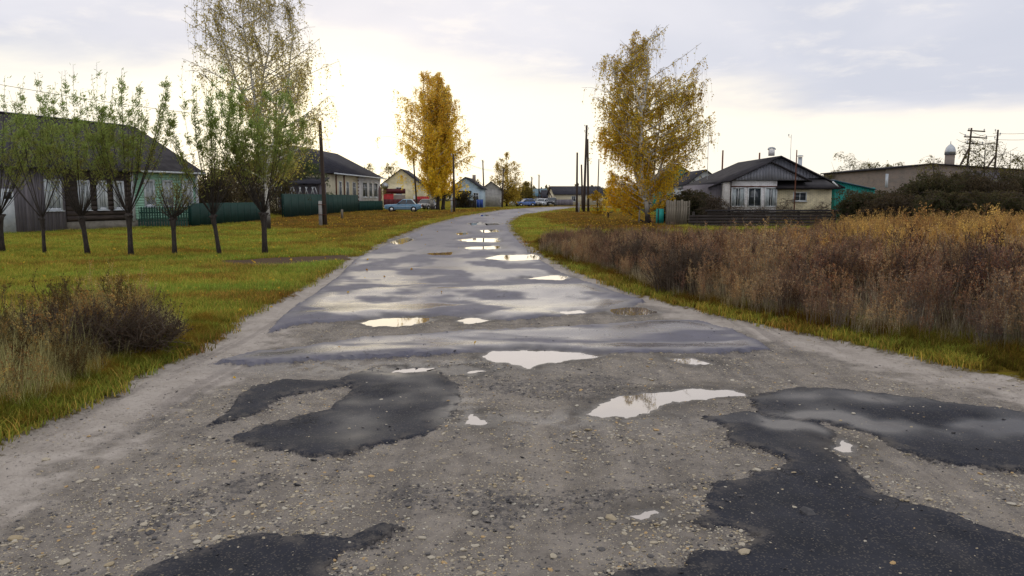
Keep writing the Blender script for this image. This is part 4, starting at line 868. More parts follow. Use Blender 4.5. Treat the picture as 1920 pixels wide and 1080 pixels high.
# ------------------------------------------------------------------ cars
def loft(b, secs):
    """secs: list of rings (same count) -> skin"""
    k = len(secs[0]); V = np.concatenate([np.asarray(s, float) for s in secs]); Q = []
    for i in range(len(secs) - 1):
        for j in range(k): Q.append((i * k + j, i * k + (j + 1) % k, (i + 1) * k + (j + 1) % k, (i + 1) * k + j))
    b.add(V, Q); b.ng.append([b.n - len(V) + j for j in range(k)][::-1]); b.ng.append([b.n - k + j for j in range(k)])
def saloon(label, loc, rotz, paint, kind='saloon', group='cars parked along the street', L=4.1, Wd=1.62):
    T = thing('parked_car', label, 'car', loc, rotz, group); hw = Wd / 2
    S = L / 4.1
    # sections along x (front = -x): (x, sill z, belt z, half width)
    st = [(-2.05, .48, .70, .62), (-2.0, .34, .80, .74), (-1.75, .28, .845, .79), (-1.1, .26, .87, .80), (-.45, .25, .90, .81), (.5, .25, .91, .81), (1.25, .26, .90, .80), (1.8, .30, .885, .78), (2.0, .38, .86, .74), (2.05, .50, .80, .68)]
    if kind == 'suv': st = [(a_, c0 + .08, d0 + .16, w0) for a_, c0, d0, w0 in st]
    if kind == 'hatch': st = st[:-3] + [(1.75, .35, .95, .78), (1.85, .5, .9, .70)]
    b = MB(); secs = []
    for (sx_, z0, z1, w) in st:
        w = w * hw / .81; zm = z0 + (z1 - z0) * .55
        secs.append([(sx_ * S, -w * .92, z0), (sx_ * S, -w, z0 + .07), (sx_ * S, -w * 1.01, zm), (sx_ * S, -w * .95, z1 - .03), (sx_ * S, -w * .88, z1), (sx_ * S, w * .88, z1), (sx_ * S, w * .95, z1 - .03), (sx_ * S, w * 1.01, zm), (sx_ * S, w, z0 + .07), (sx_ * S, w * .92, z0)])
    loft(b, secs); body = b.build('body', paint, T)
    zb, zt = (.90, 1.42) if kind != 'suv' else (1.06, 1.66)
    gl = dict(saloon=[(-.62, -.02, .98, 1.38)], hatch=[(-.75, -.15, 1.2, 1.78)], suv=[(-.7, -.2, 1.5, 1.8)])[kind][0]
    xf, xt, xr, xe = gl[0] * S, gl[1] * S, gl[2] * S, gl[3] * S
    b = MB(); w0, w1 = hw * .93, hw * .78; zb -= .012   # glasshouse in glass, then pillars and roof in paint
    def pt(xx, s, top): return (xx, s * (w1 if top else w0), zt - .05 if top else zb)
    V = [(xf, -w0, zb), (xf, w0, zb), (xe, w0, zb), (xe, -w0, zb), (xt, -w1, zt - .05), (xt, w1, zt - .05), (xr, w1, zt - .05), (xr, -w1, zt - .05)]
    b.add(V, [(0, 3, 7, 4)]); b.build('side_window', M['glass'], T); b = MB(); b.add(V, [(2, 1, 5, 6)]); b.build('side_window', M['glass'], T)
    b = MB(); b.add(V, [(1, 0, 4, 5)]); b.build('windscreen', M['glass'], T); b = MB(); b.add(V, [(3, 2, 6, 7)]); b.build('rear_window', M['glass'], T)
    b = MB(); e = .03
    ring = lambda q, zz_, sc_: [(xt - q, -w1 * sc_, zz_), (xr + q, -w1 * sc_, zz_), (xr + q, w1 * sc_, zz_), (xt - q, w1 * sc_, zz_)]
    b2 = MB(); loft(b2, [ring(.04, zt - .055, 1.03), ring(.0, zt - .01, .96), ring(-.15, zt + .015, .8)]); b2.build('roof_panel', paint, T)
    xm_ = (xf + xe) / 2 - .03 * S; xmt = (xt + xr) / 2 - .03
    for s in (-1, 1):
        for (a0, a1) in (((xf, s * w0, zb), (xt, s * w1, zt - .05)), ((xm_, s * w0, zb), (xmt, s * w1, zt - .05)), ((xe, s * w0, zb), (xr, s * w1, zt - .05))):
            b.tube([a0, a1], .035, 5)
    b.build('pillars', paint, T)
    wx = (-1.25 * S, 1.2 * S); R_ = .30 if kind != 'suv' else .35
    for xx in wx:
        for s in (-1, 1):
            b = MB(); y_ = s * (hw - .06)
            prof = [(-.09, R_ * .80), (-.09, R_ * .94), (-.06, R_), (.06, R_), (.09, R_ * .94), (.09, R_ * .80)]
            th = np.arange(20) * 2 * math.pi / 20; V = [(r_ * math.cos(t), p_, r_ * math.sin(t)) for (p_, r_) in prof for t in th]
            b.add(V, [(i * 20 + j, i * 20 + (j + 1) % 20, ((i + 1) % 6) * 20 + (j + 1) % 20, ((i + 1) % 6) * 20 + j) for i in range(6) for j in range(20)])
            wh = link('wheel', None, T, (xx, y_, R_)); ty = b.build('tyre', M['rubber'], wh)
            b = MB(); b.tube([(0, s * .03, 0), (0, s * .075, 0), (0, s * .085, 0)], [R_ * .66, R_ * .64, R_ * .3], 16); b.build('rim', M['chrome'] if kind == 'saloon' else M['galv'], wh)
            b = MB()   # dark wheel arch lip
            th = np.linspace(-.25, math.pi + .25, 13); b.tube([(xx + (R_ + .055) * math.cos(t), s * (hw + .004), R_ + (R_ + .055) * math.sin(t)) for t in th], .03, 5, cap=False); b.build('wheel_arch', M['rubber'] if kind != 'saloon' else paint, T)
            b = MB(); b.tube([(xx, s * (hw - .012), R_), (xx, s * (hw + .012), R_)], R_ + .045, 20); b.build('wheel_well', M['rubber'], T)
    zbm = .42 if kind != 'suv' else .5
    for s in (-1, 1):
        b = MB(); b.box(-.04, .06, -hw * .96, hw * .96, zbm, zbm + .13); b.build('bumper', M['chrome'] if kind == 'saloon' else M['rubber'], T, loc=(s * 2.06 * S if not (kind == 'hatch' and s > 0) else 1.86 * S, 0, 0))
        for t in (-1, 1):
            b = MB(); b.box(-.02, .03, -.13, .13, -.07, .07); b.build('headlight' if s < 0 else 'tail_light', M['lamp_glass'] if s < 0 else M['lamp_red'], T, loc=(s * 2.035 * S if not (kind == 'hatch' and s > 0) else 1.85 * S, t * hw * .70, .68 + (.13 if kind == 'suv' else 0)))
    for s in (-1, 1):
        for xx in (-.0, .85):
            b = MB(); b.box(-.08, .08, -.015, .015, -.015, .015); b.build('door_handle', M['chrome'], T, loc=(xx * S, s * (hw + .008), .79))
        b = MB()
        for xx in (-.55, .28, 1.02): b.box(xx * S - .006, xx * S + .006, s * (hw + .003) - .006, s * (hw + .003) + .006, .34, .88)
        b.build('door_seams', M['rubber'], T)
        b = MB(); b.box(-1.9 * S, 1.9 * S, -.006, .006, .60, .625); b.build('trim_strip', M['chrome'], T, loc=(0, s * (hw + .012), 0))
        b = MB(); b.box(-.05, .05, -.08, .08, -.04, .05); b.build('mirror', M['rubber'], T, loc=(-.42 * S, s * (hw + .06), .98))
    b = MB(); b.box(-.01, .01, -.25, .25, -.06, .06); b.build('number_plate', M['white'], T, loc=(-2.125 * S, 0, .47)); b = MB(); b.box(-.01, .01, -.45, .45, -.09, .09); b.build('grille', M['rubber'], T, loc=(-2.06 * S, 0, .66))
    return T
BL = paintmat('steel_blue_paint', (.10, .23, .36)); WH = paintmat('white_car_paint', (.62, .66, .70)); DK = paintmat('dark_car_paint', (.03, .035, .05)); GR = paintmat('grey_car_paint', (.20, .19, .18)); CB = paintmat('bright_blue_paint', (.03, .12, .40))
saloon('steel blue saloon car parked on the grass, nose to the left', (x(756, 84.5), 84.5, 0.02), R(3), BL, Wd=1.62)
saloon('dark grey car behind the golden birch trunks', (x(799, 98), 98, 0), R(75), GR, 'hatch')
saloon('white car parked facing us at the far bend', (x(1016, 147), 147, 0), R(68), WH, 'hatch', Wd=1.7)
saloon('dark off roader parked beside the far white car', (x(1034, 149), 149, 0), R(80), DK, 'suv', Wd=1.75)
saloon('bright blue car partly hidden under the far olive tree', (x(985, 143), 143, 0), R(25), CB, 'hatch')

# ------------------------------------------------------------------ vegetation
LEAF = leafmat('leaf', .66); LEAFT = tintmat('plant')
def leaf_quads(C, D, size, asp, col, rng, droop=0.0):
    """diamond leaves at C (n,3), long axis D (n,3)"""
    n = len(C); D = D / (np.linalg.norm(D, axis=1)[:, None] + 1e-9)
    r = rng.normal(size=(n, 3)); Nn = np.cross(D, r); Nn /= np.linalg.norm(Nn, axis=1)[:, None] + 1e-9
    s = size * rng.uniform(.65, 1.3, n)[:, None]
    V = np.stack([C, C + D * s * .45 + Nn * s * asp * .5, C + D * s, C + D * s * .45 - Nn * s * asp * .5], 1).reshape(-1, 3)
    i = np.arange(n)[:, None] * 4; Q = i + np.arange(4)[None]
    return V, Q, np.repeat(col, 4, 0)
def pal(rng, cols, t, jit=.18):
    cols = np.asarray(cols, float); t = np.clip(t, 0, .9999) * (len(cols) - 1); i = t.astype(int); f = (t - i)[:, None]
    c = cols[i] * (1 - f) + cols[np.minimum(i + 1, len(cols) - 1)] * f
    return np.clip(c * rng.uniform(1 - jit, 1 + jit, (len(c), 1)) * rng.uniform(.94, 1.06, c.shape), 0, 1)
def bez(a, c, b, n):
    t = np.linspace(0, 1, n)[:, None]; return (1 - t) ** 2 * a + 2 * t * (1 - t) * c + t * t * b
def birch(name, label, base, Ht, env, stems, cols, nbr=55, ntw=16, nleaf=24, lsize=.08, seed=1, zlow=.8, wind=(.0, 0), barkm='birch', twl=(.5, 1.5), tcol=None, cat='tree', group=None, r0=.16, colf=None, bare=None, rise=(.25, .6), asp=.75, low=.12, spread=1.0, front=1.0):
    rng = np.random.default_rng(seed); T = thing(name, label, cat, base, 0, group); env = np.asarray(env, float)
    def rad(zf, az):
        rl = np.interp(zf, env[:, 0], env[:, 1]); rr = np.interp(zf, env[:, 0], env[:, 2]); w = .5 + .5 * math.cos(az); dpt = .5 * (rl + rr); s = abs(math.sin(az))
        return ((rl * (1 - w) + rr * w) * (1 - s) + dpt * s)
    bk = MB(); tw = MB(); C = []; D = []; K = []; Zt = []
    SP = []
    for (pts, rr) in stems:
        pts = np.asarray(pts, float); seg = np.concatenate([[0], np.cumsum(np.linalg.norm(np.diff(pts, axis=0), axis=1))]); tt = np.linspace(0, seg[-1], max(6, int(seg[-1] / .6)))
        q = np.stack([np.interp(tt, seg, pts[:, k]) for k in range(3)], 1)
        w = rng.normal(size=q.shape) * .05; w[0] = 0; w = (w + np.roll(w, 1, 0)) / 2; w[:, 2] = 0; w[0] = 0; q = q + w
        r_ = rr * np.linspace(1, .10, len(q)) ** .9; r_[0] *= 1.35 if pts[0][2] < .2 else 1
        bk.tube(q, r_, 9); SP.append((q, r_))
    wts = np.array([len(q) for q, _ in SP], float); wts /= wts.sum()
    for i in range(nbr):
        q, r_ = SP[rng.choice(len(SP), p=wts)]; k = int(rng.uniform(low, .98) * (len(q) - 1)); p0 = q[k]
        az = rng.uniform(0, 2 * math.pi); dist0 = .6
        z1 = min(p0[2] + rng.uniform(*rise) * (Ht * .25), Ht * .985); Rr = rad(z1 / Ht, az) * math.sqrt(rng.uniform(.12, 1.0))
        p1 = np.array([math.cos(az) * Rr, math.sin(az) * Rr, z1])
        if np.linalg.norm(p1[:2] - p0[:2]) < .25: p1[:2] += rng.normal(size=2) * .4
        hd = np.linalg.norm(p1[:2] - p0[:2]); p1[2] = min(Ht * .99, p0[2] + max(z1 - p0[2], hd * .55))
        c = (p0 + p1) / 2 + np.array([0, 0, -.08 * hd]) + rng.normal(size=3) * .08 * hd; bp = bez(p0, c, p1, 7)
        br = min(r_[k] * .6, .02 + .014 * hd); bk.tube(bp, np.linspace(br, .008, 7), 5, cap=False)
        subs = [bp]
        for j in range(3):
            u = rng.uniform(.3, .85); s0 = bez(p0, c, p1, 21)[int(u * 20)]; dd = (p1 - p0) * rng.uniform(.14, .32) + rng.normal(size=3) * .13 * hd; dd[2] = abs(dd[2]) * .6
            sp = bez(s0, s0 + dd * .5 + np.array([0, 0, .1 * hd]), s0 + dd, 5); bk.tube(sp, np.linspace(br * .4, .006, 5), 4, cap=False); subs.append(sp)
        for j in range(ntw):
            sb = subs[rng.integers(len(subs))] if j > ntw // 3 else bp; u = rng.uniform(.25, 1.0) * (len(sb) - 1); kk = min(int(u), len(sb) - 2); s0 = sb[kk] + (sb[kk + 1] - sb[kk]) * (u - kk)
            ln = rng.uniform(*twl) * (1 if s0[2] > 2 else .7); zmin = zlow + rng.uniform(0, .8)
            a2 = rng.uniform(0, 2 * math.pi); hv = np.array([math.cos(a2), math.sin(a2), 0]) * rng.uniform(.1, .45) * spread + np.array([wind[0], wind[1], 0]) * ln
            e = s0 + hv + np.array([0, 0, -ln]); 
            if e[2] < zmin: e[2] = min(zmin, s0[2] - .1)
            tp = bez(s0, s0 + hv * .8 + np.array([0, 0, ln * .12]), e, 5); tw.tube(tp, [.006, .005, .004, .003, .002], 3, cap=False)
            dens = 1.0 if bare is None else float(np.interp(s0[2] / Ht, bare[0], bare[1])); nl = rng.poisson(nleaf * dens * ln / (sum(twl) / 2))
            if nl:
                u2 = rng.uniform(0.05, 1, nl) * 4; k2 = np.minimum(u2.astype(int), 3); pp = tp[k2] + (tp[k2 + 1] - tp[k2]) * (u2 - k2)[:, None] + rng.normal(size=(nl, 3)) * .045 * (lsize / .08)
                C.append(pp); dd = rng.normal(size=(nl, 3)) * .8 + np.array([wind[0] * 1.2, wind[1], -.9]); D.append(dd)
                K.append(np.full(nl, rng.uniform(-.3, .3)))
    bk.build('trunk', M[barkm], T, smooth_=True); tw.build('twigs', M['twig'], T)
    C = np.concatenate(C); D = np.concatenate(D); K = np.concatenate(K)
    if front < 1: kp = (C[:, 1] > -.15) | (rng.uniform(size=len(C)) < front); C, D, K = C[kp], D[kp], K[kp]
    t = (colf(C / Ht) if colf else C[:, 2] / Ht) + K + rng.normal(size=len(C)) * .07
    V, Q, c = leaf_quads(C, D, lsize, asp, pal(rng, cols, t), rng)
    me = np_mesh('crown', V, [Q], (LEAF,), attrs={'Col': c}); link('crown', me, T); return T
GOLD = [(.34, .20, .03), (.42, .26, .035), (.30, .18, .03), (.24, .15, .04)]
def at(px, py, extra=0.0):
    g = G(px, py); return (g[0], g[1], hz(*g) - .05)
# right birch: two pale stems, wind blown
b0 = at(1216, 419); k = 47.5 / 1410
def S(px, py, y=0.0): return ((px - 1216) * k, y, (419 - py) * k)
birch('birch_tree', 'big windblown yellow birch with two white stems right of the road', b0, 12.0,
      [(0, 1.6, .6), (.08, 2.8, 1.2), (.2, 3.1, 2.5), (.4, 3.5, 4.2), (.6, 3.6, 4.3), (.72, 3.6, 4.5), (.8, 3.5, 3.4), (.9, 3.7, 2.0), (1, 2.0, .5)],
      [([S(1216, 421), S(1212, 385), S(1196, 345), S(1190, 300, .2), S(1178, 250, .3), S(1165, 200, .3), S(1155, 160, .2), S(1135, 110)], .17),
       ([S(1210, 370, -.1), S(1200, 335, -.2), S(1198, 290, -.2), S(1197, 220, -.2), S(1205, 190, -.1), S(1212, 140), S(1200, 80)], .15),
       ([S(1197, 210, -.2), S(1185, 180, -.1), S(1175, 140), S(1185, 90)], .07), ([S(1217, 400, .2), S(1226, 350, .4), S(1245, 290, .6), S(1270, 220, .4), S(1310, 180, .2)], .11),
       ([S(1200, 315), S(1225, 290, -.3), S(1250, 275, -.5)], .06), ([S(1216, 415, .3), S(1228, 330, 1.0), S(1240, 220, 1.2), S(1240, 130, .9)], .10)],
      [(.80, .50, .04), (.74, .50, .04), (.60, .48, .05), (.58, .40, .08), (.50, .34, .12)], nbr=140, ntw=27, nleaf=27, lsize=.10, seed=5, zlow=.35, wind=(-.06, 0), low=.04, front=.26,
      bare=([0, .5, .7, 1], [1.45, 1.2, .8, .6]), colf=lambda p: .05 + p[:, 2] * .75 + .25 * np.clip(p[:, 0] * 2.2, -.3, 1) * (p[:, 2] < .75))
# golden birches behind the blue car (three trunks)
kb = 96 / 1410
for (px, ht, lab, sd, e, lean) in ((811, 17.6, 'golden birch behind the blue saloon car, leftmost of three trunks', 11, [(0, .5, .5), (.06, 5.0, 2.0), (.17, 6.6, 2.4), (.24, 4.6, 2.5), (.45, 5.6, 2.6), (.75, 5.4, 2.6), (.92, 4.0, 2.2), (1, 1.4, 1)], -.8),
                                 (819.5, 17.0, 'golden birch, middle one of the three close trunks behind the cars', 12, [(0, .5, .5), (.06, 2, 2.5), (.3, 2.3, 2.5), (.6, 2.3, 3.0), (.9, 1.9, 2.3), (1, 1, 1)], .4),
                                 (829, 16.0, 'golden birch, rightmost trunk of three beside the stubbed pole', 13, [(0, .5, .5), (.06, 2, 3.2), (.3, 2.2, 4.3), (.5, 2.4, 4.7), (.8, 2.2, 3.9), (1, 1.2, 1.0)], .5)):
    xx = x(px, 96); birch('birch_tree', lab, (xx, 96 + (sd - 11) * .4, -.05), ht, e, [([(0, 0, 0), (lean * .2, 0, 2), (lean, 0, 7), (lean * 1.3, 0, 13), (lean * 1.2, 0, ht * .99)], .24), ([(lean * .2, 0, 2.2), (-lean, .6, 7), (-lean * .8, .6, ht * .85)], .13)],
      [(.90, .64, .05), (.92, .68, .07), (.88, .62, .08), (.84, .60, .14)], nbr=105, ntw=19, nleaf=14, lsize=.155, seed=sd, zlow=1.6, barkm='bark' if sd > 11 else 'birch', twl=(.6, 1.9), group='golden birches behind the cars', low=.10, bare=([0, .6, 1], [1.3, 1.0, .75]), asp=.85)
# big thin birch at the left
kb = 37 / 1410; b1 = (x(500, 37), 37, hz(x(500, 37), 37) - .05)
def S1(px, py, y=0.0): return ((px - 500) * kb, y, (431 - py) * kb)
birch('birch_tree', 'tallest half bare birch on the left, its top touching the picture edge', b1, 11.9,
      [(0, .3, .3), (.2, 1.2, 1.2), (.35, 3.1, 3.3), (.5, 3.8, 4.3), (.65, 4.1, 4.5), (.8, 4.0, 3.6), (.92, 3.8, 2.8), (1, 2.0, 1.4)],
      [([S1(500, 431), S1(500, 360), S1(496, 300), S1(484, 200), S1(476, 110), S1(470, 50), S1(468, -10)], .11), ([S1(498, 330), S1(520, 250, .2), S1(545, 170, .2), S1(560, 60), S1(556, 20)], .08),
       ([S1(490, 240), S1(505, 160, -.2), S1(520, 80, -.2), S1(520, 5)], .07), ([S1(488, 220), S1(450, 150, .2), S1(425, 80, .2), S1(410, 20)], .07), ([S1(505, 290), S1(550, 210, -.2), S1(600, 150, -.2)], .06)],
      [(.50, .50, .12), (.58, .50, .12), (.55, .45, .14), (.50, .42, .16)], nbr=110, ntw=22, nleaf=11, lsize=.08, seed=21, zlow=2.5, twl=(.5, 1.5), low=.22, wind=(.05, 0), bare=([0, .3, .8, 1], [1, 1, .85, .6]))
# olive tree and bushes by the far poles
birch('deciduous_tree', 'smaller olive brown tree left of the road bend', (x(950, 140), 140, -.05), 10.2, [(0, 1, 1), (.12, 3.3, 3), (.35, 3.6, 3.6), (.65, 2.9, 3.2), (.9, 1.8, 2), (1, .6, .6)],
      [([(0, 0, 0), (.2, 0, 4), (0, 0, 10)], .18), ([(0, 0, 1), (-1.3, 0, 4), (-1.6, 0, 8)], .1), ([(0, 0, 1), (1.5, 0, 4), (1.9, 0, 7.5)], .1)],
      [(.42, .30, .05), (.55, .40, .06), (.50, .36, .10)], nbr=70, ntw=14, nleaf=8, lsize=.2, seed=31, zlow=.5, barkm='bark', twl=(.6, 1.4), low=.05, spread=1.6)
birch('deciduous_tree', 'low dark olive tree between the olive brown tree and the far parked cars', (x(985, 150), 150, -.05), 5.2, [(0, 1, 1), (.3, 2.6, 2.4), (.7, 2.2, 1.8), (1, .6, .6)],
      [([(0, 0, 0), (.2, 0, 3), (0, 0, 5)], .14), ([(0, 0, .6), (-1, 0, 2.5), (-1.2, 0, 4)], .09)], [(.22, .18, .05), (.30, .24, .06)], nbr=40, ntw=14, nleaf=12, lsize=.2, seed=32, zlow=.4, barkm='bark', low=.05, spread=1.6)
birch('sapling', 'small bright yellow sapling between the leaning poles and the right birch', (x(1120, 70), 70, -.05), 2.6, [(0, .3, .3), (.3, .9, .9), (.8, .9, .8), (1, .3, .3)],
      [([(0, 0, 0), (0, 0, 2.5)], .035), ([(0, 0, .2), (.4, 0, 2.0)], .02)], [(.50, .30, .02), (.42, .27, .02)], nbr=22, ntw=9, nleaf=12, lsize=.10, seed=33, zlow=.2, barkm='bark', twl=(.15, .5), low=.1)
simp = dict(barkm='bark', spread=2.0, twl=(.2, .7), rise=(.3, .9))
# background foliage left, between the log house and the fence
for (px, Y, ht, w, c, lab, sd) in ((395, 50, 3.6, 1.6, 0, 'dark bare shrub just right of the log house', 41), (430, 54, 4.6, 1.9, 1, 'tangled dark tree behind the low green fence', 42), (470, 58, 5.0, 2.0, 0, 'dark tree behind the low green fence, right of the tangled one', 43), (525, 66, 6.0, 2.4, 1, 'dark leafy tree left of the two tone house roof', 44), (565, 74, 6.2, 3.0, 2, 'dark green tree hiding the near hip of the two tone house', 45)):
    birch('shrub_tree', lab, (x(px, Y), Y, 0), ht, [(0, w * .5, w * .5), (.3, w, w), (.7, w, w), (1, w * .4, w * .4)], [([(0, 0, 0), (.1, 0, ht * .5), (0, 0, ht * .95)], .08), ([(0, 0, .2), (-w * .5, 0, ht * .8)], .05), ([(0, 0, .2), (w * .5, 0, ht * .8)], .05)],
          [[(.07, .055, .035), (.12, .095, .05)], [(.09, .08, .04), (.16, .13, .06)], [(.06, .10, .04), (.10, .13, .05)]][c], nbr=48, ntw=15, nleaf=11, lsize=.13, seed=sd, zlow=.2, low=.05, group='dark trees behind the left fences', **simp)
for (px, Y, ht, w, lab, sd) in ((692, 108, 6.9, 2.6, 'thin pale tree showing over the white brick house', 46), (735, 140, 8.5, 3.2, 'hazy bare tree behind the beige gabled house', 47), (885, 150, 5.4, 3.2, 'dull bush between the blue house and the olive tree', 48), (868, 112, 2.6, 1.5, 'low bush at the dark fence under the golden birch', 49)):
    birch('deciduous_tree', lab, (x(px, Y), Y, 0), ht, [(0, w * .5, w * .5), (.3, w, w), (.7, w, w), (1, w * .4, w * .4)], [([(0, 0, 0), (.1, 0, ht * .5), (0, 0, ht * .95)], .1), ([(0, 0, .2), (-w * .5, 0, ht * .8)], .06)],
          [(.22, .17, .05), (.26, .22, .08)] if sd < 48 else [(.06, .055, .03), (.10, .08, .04)], nbr=34, ntw=12, nleaf=5 if sd < 48 else 12, lsize=.17, seed=sd, zlow=.2, low=.15, **simp)
# dark shrubs on the right, in front of the barn
for i, (px, Y, ht, w, lab) in enumerate(((1612, 44, 2.3, 1.4, 'dark green shrub in front of the teal shed'), (1655, 46, 2.2, 1.5, 'dark shrub by the left corner of the barn'), (1702, 42, 2.4, 1.6, 'brown green shrub before the whitewashed barn corner'), (1752, 40, 3.1, 1.8, 'broad dark shrub below the domed chimney'),
        (1805, 43, 3.5, 1.9, 'tall brownish shrub under the crossarm pole'), (1860, 39, 3.1, 1.8, 'dark shrub under the braced pole'), (1915, 42, 3.3, 2.0, 'dark olive shrub at the right edge of the picture'), (1985, 40, 2.8, 1.8, 'dark shrub just past the right edge'), (1682, 36, 1.9, 1.4, 'low dark shrub behind the golden weeds, left one'), (1775, 34, 1.9, 1.5, 'low dark shrub behind the golden weeds, middle one'), (1870, 33, 1.9, 1.5, 'low dark shrub behind the golden weeds, right one'), (1340, 43.5, 1.9, .8, 'bare twiggy shrub left of the white brick wall'), (1300, 46, 2.2, 1.1, 'dark shrub behind the weathered plank fence'), (1262, 49, 2.1, 1.0, 'dark green shrub between birch and plank fence'))):
    sd = 60 + i; br_ = 'bare' in lab
    birch('shrub', lab, (x(px, Y), Y, 0), ht, [(0, w * .8, w * .8), (.3, w, w), (.7, w * .95, w * .95), (1, w * .5, w * .5)], [([(0, 0, 0), (.1, 0, ht * .5), (0, 0, ht * .9)], .05), ([(0, 0, 0), (-w * .6, 0, ht * .75)], .035), ([(0, 0, 0), (w * .6, .2, ht * .75)], .035), ([(0, 0, 0), (.2, -.6, ht * .7)], .03)],
          [[(.035, .045, .022), (.06, .065, .03), (.085, .07, .035)], [(.05, .038, .028), (.08, .062, .035)]][i % 3 == 2], nbr=60, ntw=17, nleaf=2 if br_ else 17, lsize=.095, seed=sd, zlow=.1, low=.02, group=None if br_ else 'dark shrubs before the barn', **simp)
for i, (px, Y, ht, w, nl, lab) in enumerate(((1590, 75, 6.1, 2.6, 6, 'thin leaved tree against the sky above the teal shed'), (1632, 70, 5.0, 2.0, 9, 'rounder tree between the teal shed and the barn'), (1672, 85, 5.7, 1.7, 14, 'dense small crown just left of the barn roof'), (1545, 70, 3.9, 1.6, 8, 'dark bush behind the teal shed'), (1840, 48, 5.6, 1.9, 2.0, 'sparse arching tree over the barn roof between the two poles'), (1890, 50, 4.8, 1.7, 2.5, 'sparse tree over the barn roof at the right edge'), (1745, 52, 4.6, 1.0, 1.6, 'spindly sapling left of the domed chimney'))):
    birch('deciduous_tree', lab, (x(px, Y), Y, 0), ht, [(0, w * .5, w * .5), (.4, w, w), (.8, w, w), (1, w * .5, w * .5)], [([(0, 0, 0), (.1, 0, ht * .5), (0, 0, ht * .97)], .07), ([(0, 0, .5), (-w * .7, 0, ht * .85)], .04), ([(0, 0, .5), (w * .7, 0, ht * .9)], .04)],
          [(.10, .11, .03), (.17, .15, .04)], nbr=34, ntw=11, nleaf=nl, lsize=.11, seed=80 + i, zlow=.3, low=.25, **simp)
for i, (px, Y, ht, w) in enumerate(((1385, 46.5, 1.25, .7), (1475, 46, 1.7, .8), (1540, 46.5, 1.5, .8), (1430, 45, 1.2, .8))):
    birch('bush', ['bare reddish bush under the left porch window', 'bare arching bush before the cream wall, left of its little window', 'bare twiggy bush at the right end of the cream wall', 'reddish brown bush under the right porch windows'][i], (x(px, Y), Y, 0), ht, [(0, w, w), (1, w * .6, w * .6)], [([(0, 0, 0), (.1, 0, ht)], .02), ([(0, 0, 0), (-w * .6, 0, ht * .8)], .015), ([(0, 0, 0), (w * .6, 0, ht * .8)], .015)],
          [(.10, .05, .025), (.13, .09, .04)], nbr=26, ntw=9, nleaf=3.5 if i in (0, 3) else 1.2, lsize=.06, seed=90 + i, zlow=.1, low=.02, **simp)

